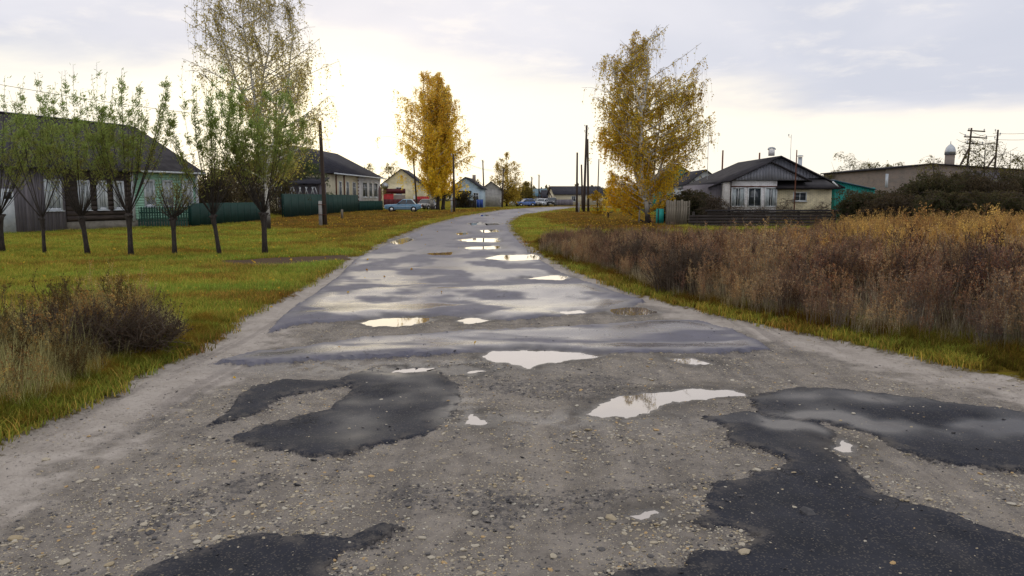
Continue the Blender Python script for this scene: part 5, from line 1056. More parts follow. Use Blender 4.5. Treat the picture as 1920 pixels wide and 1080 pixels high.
# pollarded willows: short trunk, swollen head, long straight shoots
def willow(px, py, label, hd=1.0, tr=.085, n=34, L=(2.4, 3.8), lean=0.0, leafn=70, seed=1, spread=.58, compact=False):
    rng = np.random.default_rng(seed); bx = at(px, py); T = thing('pollarded_willow', label, 'tree', bx, 0, 'pollarded willows in a row on the lawn')
    tr *= .86; bk = MB(); h0 = np.array([lean, 0, hd + .05]); bk.tube([(0, 0, 0), (lean * .3, 0, hd * .35), (lean * .7, 0.01, hd * .75), h0 - (0, 0, .08), h0, h0 + (0, 0, .08)], [tr * 1.3, tr, tr * .95, tr * 1.25, tr * 1.5, tr * .8], 10)
    for i in range(7): a = rng.uniform(0, 6.28); d = np.array([math.cos(a), math.sin(a), rng.uniform(-.2, .5)]); bk.tube([h0, h0 + d * tr * 1.2, h0 + d * tr * 2.0], [tr * .8, tr * .65, tr * .2], 7)
    tw = MB(); C = []; D = []; K = []
    for i in range(n):
        a = rng.uniform(0, 6.28); sp_ = rng.uniform(.05, 1) ** .7 * spread; ln = rng.uniform(*L) * (1.2 if not compact else 1) * (1 - .22 * sp_ / spread)
        dv = np.array([math.cos(a) * math.sin(sp_), math.sin(a) * math.sin(sp_), math.cos(sp_)]); s0 = h0 + dv * tr
        if compact: dv = np.array([math.cos(a) * math.sin(sp_), math.sin(a) * math.sin(sp_), math.cos(sp_)])
        e = s0 + dv * ln + np.array([.10 * ln * .3, 0, 0]); c = s0 + dv * ln * .5 + np.array([math.cos(a), math.sin(a), 0]) * ln * .09
        n_ = 8; q = bez(s0, c, e, n_); bk.tube(q, np.linspace(.008 if i > 3 else .019, .0025, n_), 5, cap=False)
        lines = [(q, 1.0)]
        for j in range(6 if not compact else 5):
            u = rng.uniform(.35, .95) * (n_ - 1); kk = min(int(u), n_ - 2); p = q[kk] + (q[kk + 1] - q[kk]) * (u - kk); a2 = rng.uniform(0, 6.28); ll = rng.uniform(.15, .55) * (1.2 - u / n_)
            ee = p + np.array([math.cos(a2) * .45, math.sin(a2) * .45, .8]) * ll; sq = bez(p, (p + ee) / 2 + (0, 0, -.03), ee, 4); tw.tube(sq, [.006, .004, .003, .002], 3, cap=False); lines.append((sq, .35))
        for (ql, f_) in lines:
            nl = rng.poisson(leafn * f_ * (.85 if f_ == 1 else 1.35)); m_ = len(ql)
            u = (rng.uniform(.25, 1, nl) if f_ == 1 else rng.uniform(.05, 1, nl)) * (m_ - 1); kk = np.minimum(u.astype(int), m_ - 2); p = ql[kk] + (ql[kk + 1] - ql[kk]) * (u - kk)[:, None]
            hh_ = p[:, 2] - hd; keep = rng.uniform(size=nl) < np.clip((hh_ - .3) / 1.7, .10, 1); p = p[keep]; nl = len(p)
            a3 = rng.uniform(0, 6.28, nl); D.append(np.stack([np.cos(a3) * .7 + .35, np.sin(a3) * .7, rng.uniform(.1, 1.1, nl)], 1)); C.append(p + rng.normal(size=(nl, 3)) * .035); K.append(np.full(nl, rng.uniform(-.25, .25)))
    bk.build('trunk', M['bark'], T, smooth_=True); tw.build('twigs', M['twig'], T)
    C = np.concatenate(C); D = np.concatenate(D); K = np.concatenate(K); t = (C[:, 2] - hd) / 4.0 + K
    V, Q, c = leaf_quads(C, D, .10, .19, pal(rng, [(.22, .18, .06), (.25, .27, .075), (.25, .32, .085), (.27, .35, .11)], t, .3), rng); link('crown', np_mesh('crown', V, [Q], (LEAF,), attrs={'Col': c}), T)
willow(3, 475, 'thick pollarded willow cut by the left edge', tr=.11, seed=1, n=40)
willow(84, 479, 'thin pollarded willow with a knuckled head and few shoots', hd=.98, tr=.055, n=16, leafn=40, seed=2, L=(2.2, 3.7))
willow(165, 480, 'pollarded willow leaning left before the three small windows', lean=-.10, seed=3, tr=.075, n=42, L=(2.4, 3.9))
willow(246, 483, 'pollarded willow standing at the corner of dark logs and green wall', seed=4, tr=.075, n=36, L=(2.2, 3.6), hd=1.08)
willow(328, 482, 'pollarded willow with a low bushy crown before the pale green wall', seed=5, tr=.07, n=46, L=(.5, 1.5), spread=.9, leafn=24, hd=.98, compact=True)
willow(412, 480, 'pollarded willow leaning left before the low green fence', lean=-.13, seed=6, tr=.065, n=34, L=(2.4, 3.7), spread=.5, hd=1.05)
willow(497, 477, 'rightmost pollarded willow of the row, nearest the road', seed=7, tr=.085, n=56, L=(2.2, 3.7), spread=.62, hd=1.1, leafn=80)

# ------------------------------------------------------------------ scattered cover: point clouds that instance small clumps
def proto_col(name, meshes):
    c = bpy.data.collections.new(name)
    for i, me in enumerate(meshes): o = bpy.data.objects.new('%s_%02d' % (name, i), me); c.objects.link(o)
    return c
def scatter(name, label, P_, rotz, scl, tint, col, tilt=None, idx=None):
    n = len(P_); me = bpy.data.meshes.new(name); me.vertices.add(n); me.vertices.foreach_set('co', np.asarray(P_, np.float32).ravel())
    rot = np.zeros((n, 3), np.float32); rot[:, 2] = rotz
    if tilt is not None: rot[:, :2] = tilt
    a = me.attributes.new('rot', 'FLOAT_VECTOR', 'POINT'); a.data.foreach_set('vector', rot.ravel())
    s = np.asarray(scl, np.float32); s = np.repeat(s[:, None], 3, 1) if s.ndim == 1 else s
    a = me.attributes.new('scl', 'FLOAT_VECTOR', 'POINT'); a.data.foreach_set('vector', s.ravel())
    a = me.color_attributes.new('tint', 'FLOAT_COLOR', 'POINT'); a.data.foreach_set('color', np.concatenate([np.asarray(tint, np.float32), np.ones((n, 1), np.float32)], 1).ravel())
    k = len(col.objects); ii = (idx if idx is not None else RNG.integers(0, k, n)).astype(np.int32); a = me.attributes.new('idx', 'INT', 'POINT'); a.data.foreach_set('value', ii)
    ng = bpy.data.node_groups.new(name, 'GeometryNodeTree'); ng.interface.new_socket('Geometry', in_out='INPUT', socket_type='NodeSocketGeometry'); ng.interface.new_socket('Geometry', in_out='OUTPUT', socket_type='NodeSocketGeometry')
    gi = ng.nodes.new('NodeGroupInput'); go = ng.nodes.new('NodeGroupOutput'); ip = ng.nodes.new('GeometryNodeInstanceOnPoints'); ci = ng.nodes.new('GeometryNodeCollectionInfo'); mp_ = ng.nodes.new('GeometryNodeMeshToPoints')
    ci.inputs['Collection'].default_value = col; ci.inputs['Separate Children'].default_value = True; ci.inputs['Reset Children'].default_value = True
    def na(nm, dt): q = ng.nodes.new('GeometryNodeInputNamedAttribute'); q.data_type = dt; q.inputs[0].default_value = nm; return q.outputs[0]
    L_ = ng.links.new; L_(gi.outputs[0], mp_.inputs[0]); L_(mp_.outputs[0], ip.inputs['Points']); L_(ci.outputs[0], ip.inputs['Instance']); ip.inputs['Pick Instance'].default_value = True
    L_(na('idx', 'INT'), ip.inputs['Instance Index']); L_(na('rot', 'FLOAT_VECTOR'), ip.inputs['Rotation']); L_(na('scl', 'FLOAT_VECTOR'), ip.inputs['Scale']); L_(ip.outputs[0], go.inputs[0])
    o = link(name, me); md = o.modifiers.new('scatter', 'NODES'); md.node_group = ng; tag(o, label, None, None, 'stuff'); return o
def blades(n, R0, h, w, cols, rng, curve=.4, seg=3, hj=.5):
    V = []; Q = []; K = []
    for i in range(n):
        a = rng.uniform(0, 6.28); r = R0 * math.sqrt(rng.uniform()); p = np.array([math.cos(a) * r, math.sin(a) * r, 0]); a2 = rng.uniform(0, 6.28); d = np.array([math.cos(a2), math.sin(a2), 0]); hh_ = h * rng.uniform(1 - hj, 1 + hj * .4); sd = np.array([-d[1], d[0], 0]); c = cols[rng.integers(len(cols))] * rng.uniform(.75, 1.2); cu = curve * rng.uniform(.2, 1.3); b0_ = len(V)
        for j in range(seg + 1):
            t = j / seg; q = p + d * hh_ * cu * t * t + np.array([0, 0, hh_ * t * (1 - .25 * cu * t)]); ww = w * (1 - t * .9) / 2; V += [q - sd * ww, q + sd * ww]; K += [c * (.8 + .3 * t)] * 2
        Q += [(b0_ + 2 * j, b0_ + 2 * j + 1, b0_ + 2 * j + 3, b0_ + 2 * j + 2) for j in range(seg)]
    return np.array(V), np.array(Q), np.array(K)
def join(*parts):
    V = []; Q = []; K = []; n = 0
    for v, q, k_ in parts: V.append(v); Q.append(q + n); K.append(k_); n += len(v)
    return np.concatenate(V), np.concatenate(Q), np.concatenate(K)
def pm(name, vqk, g_=1.0): v, q, k_ = vqk; k_ = k_ * g_; return np_mesh(name, v, [q], (LEAFT,), attrs={'Col': np.clip(k_, 0, 1)})
A_ = lambda *c: [np.array(q) for q in c]
rg = np.random.default_rng(77)
# lawn
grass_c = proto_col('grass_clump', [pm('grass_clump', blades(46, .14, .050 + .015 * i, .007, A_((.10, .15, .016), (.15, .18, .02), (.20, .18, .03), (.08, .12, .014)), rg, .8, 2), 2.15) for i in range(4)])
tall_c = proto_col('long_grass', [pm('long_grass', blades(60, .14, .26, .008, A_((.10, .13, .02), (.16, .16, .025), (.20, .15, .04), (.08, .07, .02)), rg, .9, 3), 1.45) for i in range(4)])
def weed(rng, n, h, stem, head, leafc, hs=.03, dens=26, up=False, side=5, lean=.25):
    b = MB(); C = []; D = []; K = []
    for i in range(n):
        a = rng.uniform(0, 6.28); r = .16 * math.sqrt(rng.uniform()); s0 = np.array([math.cos(a) * r, math.sin(a) * r, 0]); a2 = rng.uniform(0, 6.28); hh_ = h * rng.uniform(.6, 1.15); ln = lean * rng.uniform(0, 1) * hh_
        e = s0 + np.array([math.cos(a2) * ln, math.sin(a2) * ln, hh_]); q = bez(s0, (s0 + e) / 2 + (0, 0, .12 * hh_), e, 5); b.tube(q, [.0045, .004, .0035, .003, .002], 3, cap=False)
        for j in range(side):
            u = rng.uniform(.4, .95); p = q[min(3, int(u * 4))] + (q[min(4, int(u * 4) + 1)] - q[min(3, int(u * 4))]) * (u * 4 % 1); a3 = rng.uniform(0, 6.28); ll = hh_ * rng.uniform(.08, .22); ee = p + np.array([math.cos(a3) * .5, math.sin(a3) * .5, .85]) * ll
            b.tube([p, (p + ee) / 2, ee], [.003, .0025, .0015], 3, cap=False); m_ = rng.poisson(dens / side * 1.2); tt = rng.uniform(.3, 1, m_)[:, None]; C.append(p + (ee - p) * tt + rng.normal(size=(m_, 3)) * .012); D.append(rng.normal(size=(m_, 3)) + (0, 0, .6)); K.append(np.array(head)[rng.integers(len(head), size=m_)])
        m_ = rng.poisson(dens * .5); tt = rng.uniform(.72, 1, m_)[:, None]; C.append(q[3] + (q[4] - q[3]) * ((tt - .72) / .28) + rng.normal(size=(m_, 3)) * .012); D.append(rng.normal(size=(m_, 3)) + (0, 0, .8)); K.append(np.array(head)[rng.integers(len(head), size=m_)])
        m_ = rng.poisson(7); tt = rng.uniform(.1, .7, m_); p = q[(tt * 4).astype(int)]; C.append(p + rng.normal(size=(m_, 3)) * .02); D.append(rng.normal(size=(m_, 3)) - (0, 0, .3)); K.append(np.array(leafc)[rng.integers(len(leafc), size=m_)])
    Vs = np.concatenate(b.v); Qs = np.concatenate(b.q); Ks = np.tile(np.array(stem), (len(Vs), 1)); C = np.concatenate(C); D = np.concatenate(D); K = np.concatenate(K) * rng.uniform(.7, 1.25, (len(C), 1))
    v, q, k_ = leaf_quads(C, D, hs, .5, K, rng); return join((Vs, Qs, Ks), (v, q, k_))
dark = [pm('weed', weed(rg, 10, .80 + .1 * (i % 3), (.085, .060, .04), [(.085, .045, .02), (.13, .07, .03), (.05, .034, .018)], [(.09, .06, .03), (.07, .07, .03)], .026), 1.8) for i in range(4)]
brown = [pm('weed', weed(rg, 10, .80 + .1 * (i % 3), (.16, .115, .07), [(.22, .12, .05), (.27, .175, .08), (.17, .075, .03)], [(.15, .10, .045), (.12, .11, .04)], .026), 2.1) for i in range(4)]
gold = [pm('weed', weed(rg, 9, 1.10 + .08 * i, (.20, .13, .05), [(.40, .23, .055), (.34, .19, .045), (.46, .29, .09)], [(.20, .13, .04), (.13, .10, .035)], .030, dens=48, side=9), 1.75) for i in range(3)]
straw = [pm('weed', blades(34, .16, .62, .007, A_((.26, .21, .12), (.20, .15, .08), (.33, .27, .16), (.14, .10, .05)), rg, .5, 3), 1.8) for i in range(3)]
weeds_c = proto_col('weed', dark + brown + gold + straw)   # 0-3 dark, 4-7 brown, 8-10 gold, 11-13 straw
def pts_in(poly, n, rng, dens=None):
    lo, hi = poly.min(0), poly.max(0); p = rng.uniform(lo, hi, (n, 2)); p = p[sdf(poly, p[:, 0], p[:, 1], .1) > 0]; return p
# weeds field on the right
wf = np.vstack([Gp([(1012, 474), (1080, 497), (1150, 517), (1200, 541), (1300, 574), (1450, 604), (1600, 636), (1760, 662), (1930, 690), (2200, 735)]), [(17, 8), (26, 24), (24, 34)], Gp([(1800, 428), (1600, 431), (1450, 440), (1290, 446), (1180, 446), (1060, 446), (1016, 455)])])
p = pts_in(wf, 30000, rg); d_ = sdf(wf, p[:, 0], p[:, 1], 3.0); keep = rg.uniform(size=len(p)) < np.clip(.45 + .6 * np.exp(-d_ / 1.5), 0, 1) * np.where(p[:, 1] > 18, .75, 1); p = p[keep]; d_ = d_[keep]
z_, m_ = surface(p[:, 0], p[:, 1]); nz = fbm(p[:, 0] * .35, p[:, 1] * .35, 3, 40); nz2 = fbm(p[:, 0] * .9, p[:, 1] * .9, 2, 44)
ang_ = p[:, 0] / p[:, 1]; gold_p = smooth(.30, .62, ang_ + .15 * nz) * smooth(13.0, 17.0, p[:, 1] + 3 * nz2); dark_p = smooth(-.15, .30, nz - .08) * .75
idx = np.where(rg.uniform(size=len(p)) < gold_p * .92, rg.integers(8, 11, len(p)), np.where(rg.uniform(size=len(p)) < .30 + .25 * (nz2 > .10), rg.integers(11, 14, len(p)), np.where(rg.uniform(size=len(p)) < dark_p, rg.integers(0, 4, len(p)), rg.integers(4, 8, len(p)))))
hsc = (.55 + .45 * smooth(0, 1.6, d_)) * (1 + .22 * nz) * np.where(p[:, 1] > 22, .8, 1.0) * rg.uniform(.75, 1.15, len(p)) * np.where(idx > 7, 1.0, 1.0)
cap_ = 1.6 - (.044 - .013 * smooth(.34, .50, ang_) + .014 * nz2) * p[:, 1]; hsc = np.minimum(hsc * .92, np.maximum(cap_, .32) * (rg.uniform(.6, 1.08, len(p)) + .22 * (rg.uniform(size=len(p)) < .05)) / np.where((idx > 7) & (idx < 11), 1.15, .95))
scatter('weed_field', 'tall dry brown and ochre weeds filling the right side', np.c_[p, z_], rg.uniform(0, 6.28, len(p)), hsc, np.clip(np.stack([(.86 + .45 * nz2), .90 + .42 * nz2 - .08 * nz, 1.08 + .2 * nz2], 1), .5, 1.5), weeds_c, tilt=rg.normal(size=(len(p), 2)) * .08, idx=idx)
# fringe of green and brown long grass along both verges
fr = np.vstack([Gp([(990, 462), (1018, 482), (1080, 513), (1180, 551), (1330, 593), (1500, 629), (1700, 673), (1920, 719), (2200, 790)]), Gp([(2300, 700), (1930, 670), (1600, 622), (1450, 594), (1300, 566), (1200, 535), (1120, 500), (1050, 470), (1010, 452)])])
p = pts_in(fr, 16000, rg); z_, m_ = surface(p[:, 0], p[:, 1]); ok = m_['road'] < -.06; p = p[ok]; z_ = z_[ok]; nz = fbm(p[:, 0] * .8, p[:, 1] * .8, 3, 50)
mixg = smooth(-.3, .3, nz)[:, None]; tint = (1 - mixg) * np.array([.66, .55, .5]) + mixg * np.array([.75, .44, .42]); edge_ = smooth(0, .6, -m_['road'][ok])
scatter('long_grass', 'green and rusty long grass between the weeds and the right road edge', np.c_[p, z_], rg.uniform(0, 6.28, len(p)), (.20 + .45 * edge_) * rg.uniform(.5, 1.25, len(p)), tint, tall_c)
# lawn tufts
def lawn(n, x0, x1, y0, y1, pw=1.0):
    u = rg.uniform(size=n); yy = y0 * (y1 / y0) ** u; xx = rg.uniform(x0, x1, n) * (yy / y1) if False else rg.uniform(-1, 1, n); return yy, xx
u = rg.uniform(size=78000); yy = 3.2 * (120 / 3.2) ** u; tt = rg.uniform(-.95, .55, len(yy)); xx = (yy + 1) * tt; z_, m_ = surface(xx, yy); ok = (m_['road'] < -.03) & ((rg.uniform(size=len(yy)) < .95)) & ~((sdf(wf, xx, yy, .5) > 0)); xx, yy, z_ = xx[ok], yy[ok], z_[ok]
nz = fbm(xx * .25, yy * .5, 3, 21); nb = brownness(xx, yy); nb = np.maximum(nb, smooth(-.5, -.05, m_['road'][ok]) * .5); ny = smooth(-.2, .35, fbm(xx * .2, yy * .45, 3, 60) + .1)
gnr = np.exp(-((xx + 3.2 + (yy - 9) * .12) / 1.6) ** 2) * smooth(26, 14, yy); ny = np.clip(ny + .35 - .7 * gnr, 0, 1); tint = np.stack([1.0 + .32 * ny, 1.0 - .02 * ny, 1.35 + 0 * ny], 1) * (1 - nb[:, None]) + nb[:, None] * np.array([1.05, .55, .9])
tint = tint * (1 - .35 * smooth(.1, .5, nz)[:, None] * np.array([.3, 1, .6]))
ok = (sdf(dirt_path, xx, yy, .5) < -.02) & (rg.uniform(size=len(xx)) > .6 * nb)
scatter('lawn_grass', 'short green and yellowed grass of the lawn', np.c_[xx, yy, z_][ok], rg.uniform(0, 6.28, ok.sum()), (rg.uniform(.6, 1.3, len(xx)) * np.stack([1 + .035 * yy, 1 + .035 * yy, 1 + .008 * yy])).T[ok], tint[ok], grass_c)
# near left weeds with a dark shrub
lw = Gp([(-150, 860), (0, 800), (110, 765), (200, 712), (300, 668), (345, 648), (330, 612), (240, 590), (120, 610), (0, 640), (-200, 690)])
p = pts_in(lw, 1500, rg); z_, m_ = surface(p[:, 0], p[:, 1]); d_ = sdf(lw, p[:, 0], p[:, 1], 1.0); nz = fbm(p[:, 0] * 1.2, p[:, 1] * 1.2, 2, 70)
idx = np.where(rg.uniform(size=len(p)) < .86, rg.integers(11, 14, len(p)), np.where(nz > 0, rg.integers(0, 4, len(p)), rg.integers(4, 8, len(p))))
scatter('dry_grass', 'straw coloured dry grass and weeds at the left road edge', np.c_[p, z_], rg.uniform(0, 6.28, len(p)), (.36 + .30 * smooth(0, .5, d_)) * rg.uniform(.7, 1.2, len(p)), np.tile([.95, 1.08, .85], (len(p), 1)), weeds_c, tilt=rg.normal(size=(len(p), 2)) * .12, idx=idx)
lf = np.vstack([Gp([(-150, 900), (0, 836), (60, 804), (130, 780), (215, 733), (300, 693), (385, 652), (408, 638), (436, 604)]), Gp([(380, 606), (330, 640), (290, 662), (190, 705), (100, 750), (0, 780), (-150, 830)])])
p = pts_in(lf, 5200, rg); z_, m_ = surface(p[:, 0], p[:, 1]); ok = m_['road'] < -.04; p, z_ = p[ok], z_[ok]; nz = fbm(p[:, 0] * 2, p[:, 1] * 2, 2, 71); mg = smooth(-.25, .3, nz)[:, None]
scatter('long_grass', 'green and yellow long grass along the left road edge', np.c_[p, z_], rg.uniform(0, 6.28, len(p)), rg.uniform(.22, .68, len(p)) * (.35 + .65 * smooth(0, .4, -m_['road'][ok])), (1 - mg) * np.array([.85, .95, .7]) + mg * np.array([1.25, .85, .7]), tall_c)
# the dark shrub: many weeds in one thing
def dark_shrub(label, loc, w, h, seed, n=60):
    rng = np.random.default_rng(seed); T = thing('wormwood_bush', label, 'bush', loc); Vs = []
    b = MB(); C = []
    for i in range(n):
        a = rng.uniform(0, 6.28); r = w * .55 * math.sqrt(rng.uniform()); s0 = np.array([math.cos(a) * r, math.sin(a) * r * .8, 0]); out = np.array([math.cos(a), math.sin(a) * .8, 0]) * w * rng.uniform(.1, .55) * r / w * 2 + (w * .08, 0, 0); hh_ = h * rng.uniform(.55, 1.0) * (1 - .35 * (r / w)); e = s0 + out + (0, 0, hh_)
        q = bez(s0, s0 + out * .3 + (0, 0, hh_ * .7), e, 6); b.tube(q, np.linspace(.006, .002, 6), 4, cap=False)
        for j in range(9):
            k_ = rng.integers(1, 5); p = q[k_]; ee = p + rng.normal(size=3) * .09 + (0, 0, .10); b.tube([p, (p + ee) / 2 + rng.normal(size=3) * .01, ee], [.003, .0025, .0015], 3, cap=False); m_ = rng.poisson(7); C.append(p + (ee - p) * rng.uniform(.3, 1.1, (m_, 1)) + rng.normal(size=(m_, 3)) * .008)
    C = np.concatenate(C); b.build('stems', M['twig'], T); v, q, k_ = leaf_quads(C, rng.normal(size=C.shape) + (0, 0, .3), .022, .5, pal(rng, [(.05, .032, .024), (.085, .055, .038), (.12, .09, .05)], rng.uniform(size=len(C))), rng); link('crown', np_mesh('crown', v, [q], (LEAF,), attrs={'Col': k_}), T)
g = G(220, 685); dark_shrub('dark brown wormwood bush at the edge of the left lawn', (g[0], g[1] + .2, .02), .60, .46, 5, 130)
g = G(85, 700); dark_shrub('dark scraggly wormwood bush further left in the straw grass', (g[0], g[1] + .3, .02), .8, .60, 6, 90)
g = G(150, 665); dark_shrub('low brown bush between the two darker wormwood bushes', (g[0], g[1] + .6, .02), .6, .45, 7, 60)
g = G(1270, 560); dark_shrub('nearly black bush in the weeds at the right road edge', (g[0] + .2, g[1] + .5, .02), .85, .9, 8, 150)
g = G(1165, 520); dark_shrub('dark bush in the weeds, left of the nearly black one', (g[0] + .4, g[1] + .5, .02), .8, .8, 9, 110)
# far wood on the skyline
b = MB(); rgf = np.random.default_rng(9); n = 26000; az = rgf.uniform(-.62, .62, n); dd = rgf.uniform(330, 430, n); top = 5.0 + 2.4 * fbm(az * 26, az * 3, 4, 3) + 2.0 * fbm(az * 110, az * 7, 2, 5)
zz_ = top * rgf.uniform(0, 1, n) ** .6; C = np.stack([dd * np.sin(az), dd * np.cos(az), zz_], 1); v, q, k_ = leaf_quads(C, rgf.normal(size=C.shape) + (0, 0, .8), 1.7, .6, pal(rgf, [(.05, .055, .035), (.10, .085, .045), (.13, .12, .06)], rgf.uniform(size=n)), rgf)
tag(link('far_wood', np_mesh('far_wood', v, [q], (LEAF,), attrs={'Col': k_})), 'thin line of autumn woodland on the skyline', None, None, 'stuff')
# fallen leaves
leaf_c = proto_col('fallen_leaf', [pm('fallen_leaf', leaf_quads(np.zeros((1, 3)), np.array([[1., 0, .15]]), .06, .7, np.array([(.45, .28, .05)]), rg)) for i in range(3)])
P2_ = []
for (cx, cy, sx_, sy_, n) in ((x(1190, 46), 46, 4, 5, 500), (x(800, 90), 88, 9, 9, 900), (x(640, 50), 50, 5, 8, 500), (-8, 24, 6, 9, 1100), (-3.6, 10, .8, 4, 160), (-1, 5, 2.5, 2.5, 22)):
    P2_.append(np.stack([rg.normal(cx, sx_, n), np.abs(rg.normal(cy, sy_, n)) + .5], 1))
p = np.concatenate(P2_); p = p[p[:, 1] > 2.6]; z_, m_ = surface(p[:, 0], p[:, 1]); ok = (m_['road'] < 0) | (rg.uniform(size=len(p)) < .10); p, z_ = p[ok], z_[ok]; m_ = {k_: v_[ok] for k_, v_ in m_.items()}; hgt = np.where(m_['road'] < 0, .045, .008)
scatter('fallen_leaves', 'yellow fallen leaves scattered over lawn and road', np.c_[p, z_ + hgt], rg.uniform(0, 6.28, len(p)), rg.uniform(.5, 1.2, len(p)) * (1 + .012 * p[:, 1]), np.tile([1.3, 1.25, 1], (len(p), 1)), leaf_c, tilt=rg.normal(size=(len(p), 2)) * .3)

# ------------------------------------------------------------------ stones on the road
stone_m, nt = newmat('stone'); oi = N(nt, 'ShaderNodeObjectInfo'); tc = N(nt, 'ShaderNodeTexCoord'); ti = N(nt, 'ShaderNodeAttribute', attribute_name='tint', attribute_type='INSTANCER')
c = mixc(nt, oi.outputs['Random'], (.36, .28, .16), (.50, .46, .38)); n_ = noise(nt, tc.outputs['Object'], 30, 4, .7); c = mixc(nt, mth(nt, 'MULTIPLY', n_, .5), c, (.16, .13, .09))
fr_ = mth(nt, 'FRACT', mth(nt, 'MULTIPLY', oi.outputs['Random'], 7.31)); c = mixc(nt, mth(nt, 'GREATER_THAN', fr_, .93), c, (.40, .26, .11)); c = mixc(nt, mth(nt, 'LESS_THAN', fr_, .10), c, (.07, .065, .065))
principled(nt, c, .6, .4, 0, n_, .5, .01)
def stone(rng, flat=.4):
    import bmesh; bm = bmesh.new(); bmesh.ops.create_icosphere(bm, subdivisions=2 if flat > .3 else 1, radius=1)
    s = np.array([1, rng.uniform(.6, .9), rng.uniform(flat * .8, flat * 1.3)]); o_ = rng.uniform(0, 50)
    for v in bm.verts:
        p = np.array(v.co); f = 1 + .28 * float(perlin(np.array([p[0] * 1.3 + o_]), np.array([p[1] * 1.3 + p[2]]))[0]) + .16 * float(perlin(np.array([p[0] * 3 + o_]), np.array([p[1] * 3 - p[2] * 2]))[0]) + rng.uniform(-.10, .10)
        q = p * f * s; q[2] = min(q[2], s[2] * .75); v.co = q
    me = bpy.data.meshes.new('stone'); bm.to_mesh(me); bm.free(); me.materials.append(stone_m); return me
big = [stone(rg, .32) for i in range(7)]; small_c = proto_col('gravel_stone', [stone(rg, .28) for i in range(5)])
known = [(975, 898, .030), (1038, 1042, .028), (892, 1025, .026), (488, 912, .03), (86, 862, .035), (1420, 888, .03), (1488, 893, .02), (1395, 1046, .04), (1850, 895, .025), (1897, 940, .035), (1740, 938, .03), (1693, 925, .022), (655, 804, .018), (1600, 783, .022), (760, 870, .02), (150, 905, .03), (180, 900, .03), (30, 1010, .045), (120, 1050, .035), (205, 1055, .03), (290, 1008, .025), (265, 995, .025), (840, 755, .018), (1190, 1030, .028), (1225, 1020, .028), (900, 1080, .03)]
pts = [(*G(a_, c_), s_ * .75) for a_, c_, s_ in known]
while len(pts) < 270:
    yy = 2.4 * (8.5 / 2.4) ** rg.uniform(); xx = rg.uniform(-1, 1) * (yy * .72 + .3); z1, mm = surface(np.array([xx]), np.array([yy]))
    if mm['road'][0] > .1 and mm['asph'][0] < -.02 and mm['pud'][0] < -.05 and rg.uniform() > mm['sand'][0] * .8 - .05: pts.append((xx, yy, rg.uniform(.007, .014) * (1.6 if rg.uniform() < .12 else 1)))
pz, _ = surface(np.array([q[0] for q in pts]), np.array([q[1] for q in pts]))
for (xx, yy, s), z1 in zip(pts, pz):
    o = link('stone', big[rg.integers(7)], None, (xx, yy, z1 + s * .12), (rg.uniform(-.15, .15), rg.uniform(-.15, .15), rg.uniform(0, 6.28))); o.scale = (s, s, s)
    tag(o, 'loose pale or ochre stone lying on the worn gravel of the road', 'stone', 'loose stones on the road')
u = rg.uniform(size=80000); yy = 2.3 * (15 / 2.3) ** u; xx = rg.uniform(-1, 1, len(yy)) * (yy * .75 + .4); z1, mm = surface(xx, yy); cl = fbm(xx * 1.3, yy * 1.3, 3, 90)
pr_ = np.where(mm['asph'] > .01, .03, .42 + 1.5 * cl) * (1 - .65 * mm['sand']) + .6 * (np.abs(mm['asph'] + .02) < .03); ok = (mm['road'] > .02) & (mm['pud'] < -.03) & (rg.uniform(size=len(yy)) < pr_); s = rg.lognormal(-5.15, .5, len(yy)) 
scatter('gravel', 'small pale stones and crumbs of gravel on the road', np.c_[xx, yy, z1 + s * .05][ok], rg.uniform(0, 6.28, ok.sum()), s[ok], np.ones((ok.sum(), 3)), small_c, tilt=rg.normal(size=(ok.sum(), 2)) * .2)
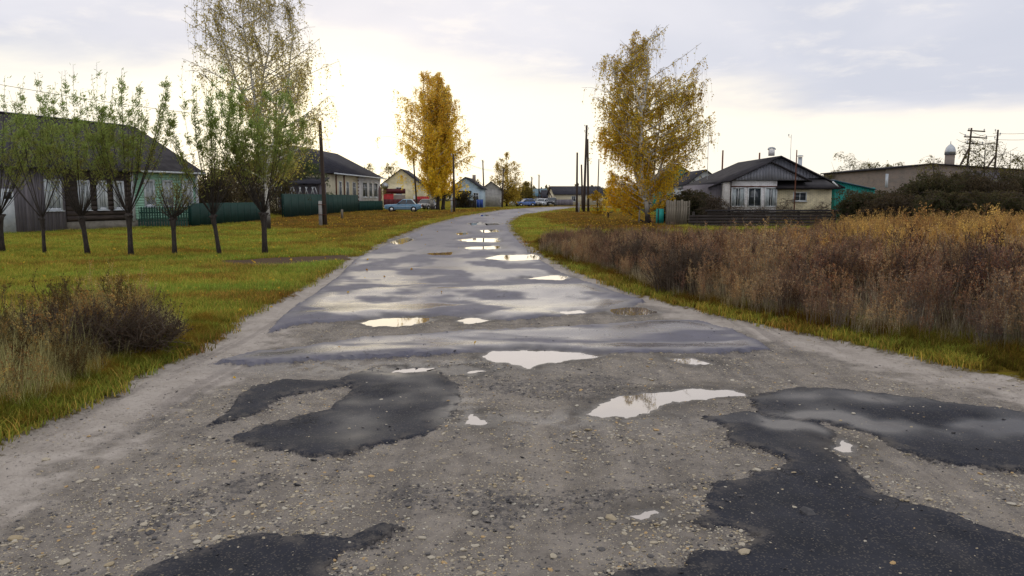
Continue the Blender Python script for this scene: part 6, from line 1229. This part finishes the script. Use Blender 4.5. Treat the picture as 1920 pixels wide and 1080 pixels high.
# dark tar crumbs
crumb_m = worn('tar_crumb', (.03, .03, .034), (.06, .057, .06), rough=.7, fine=0)
cc = []
for i in range(3): me = stone(rg, .29); me.materials.clear(); me.materials.append(crumb_m); cc.append(me)
u = rg.uniform(size=26000); yy = 2.5 * (10 / 2.5) ** u; xx = rg.uniform(-1, 1, len(yy)) * (yy * .72 + .4); z1, mm = surface(xx, yy)
ok = (mm['road'] > .05) & (mm['pud'] < .0) & (rg.uniform(size=len(yy)) < np.where(mm['crumb'] > -.02, .5, .05) + .4 * (np.abs(mm['asph'] + .03) < .04)); s = rg.lognormal(-5.1, .45, len(yy))
scatter('tar_crumbs', 'dark crumbs of broken asphalt along the patch edges', np.c_[xx, yy, z1 + s * .15][ok], rg.uniform(0, 6.28, ok.sum()), s[ok], np.ones((ok.sum(), 3)), proto_col('tar_crumb', cc), tilt=rg.normal(size=(ok.sum(), 2)) * .3)

# sagging service wires
def wires(name, label, A, B, offs, sag, r=.009):
    A = np.array(A, float); B = np.array(B, float); T = thing(name, label, 'wire', tuple(A)); t = np.linspace(0, 1, 17)[:, None]
    for o_ in offs:
        o_ = np.array(o_); q = (B - A) * t + o_ - np.array([0, 0, 1.0]) * sag * 4 * t * (1 - t); b = MB(); b.tube(q, r, 4, cap=False); b.build('wire', M['rubber'], T)
wires('power_line', 'sagging wires between the crossarm pole and the braced pole over the barn', P(1812, 246, 66), P(1861.5, 250, 64), [(-.6, 0, -.1), (.6, 0, -.1), (-.8, 0, -.7), (.8, 0, -.7)], .25, .014)
wires('power_line', 'sagging wires leaving the braced pole towards the right edge', P(1861.5, 250, 64), P(2100, 215, 58), [(0, 0, 0), (.2, 0, -.5)], .5, .014)
wires('power_line', 'single thin wire from the nearest bare pole to beyond the left edge', P(604, 236, 43), P(-160, 128, 40), [(0, 0, 0)], .35, .012)
wires('power_line', 'thin wires between the stubbed street poles beyond the golden birches', P(851, 294, 83), P(944, 319, 128), [(-.2, 0, 0), (.2, 0, -.2)], .5, .012)
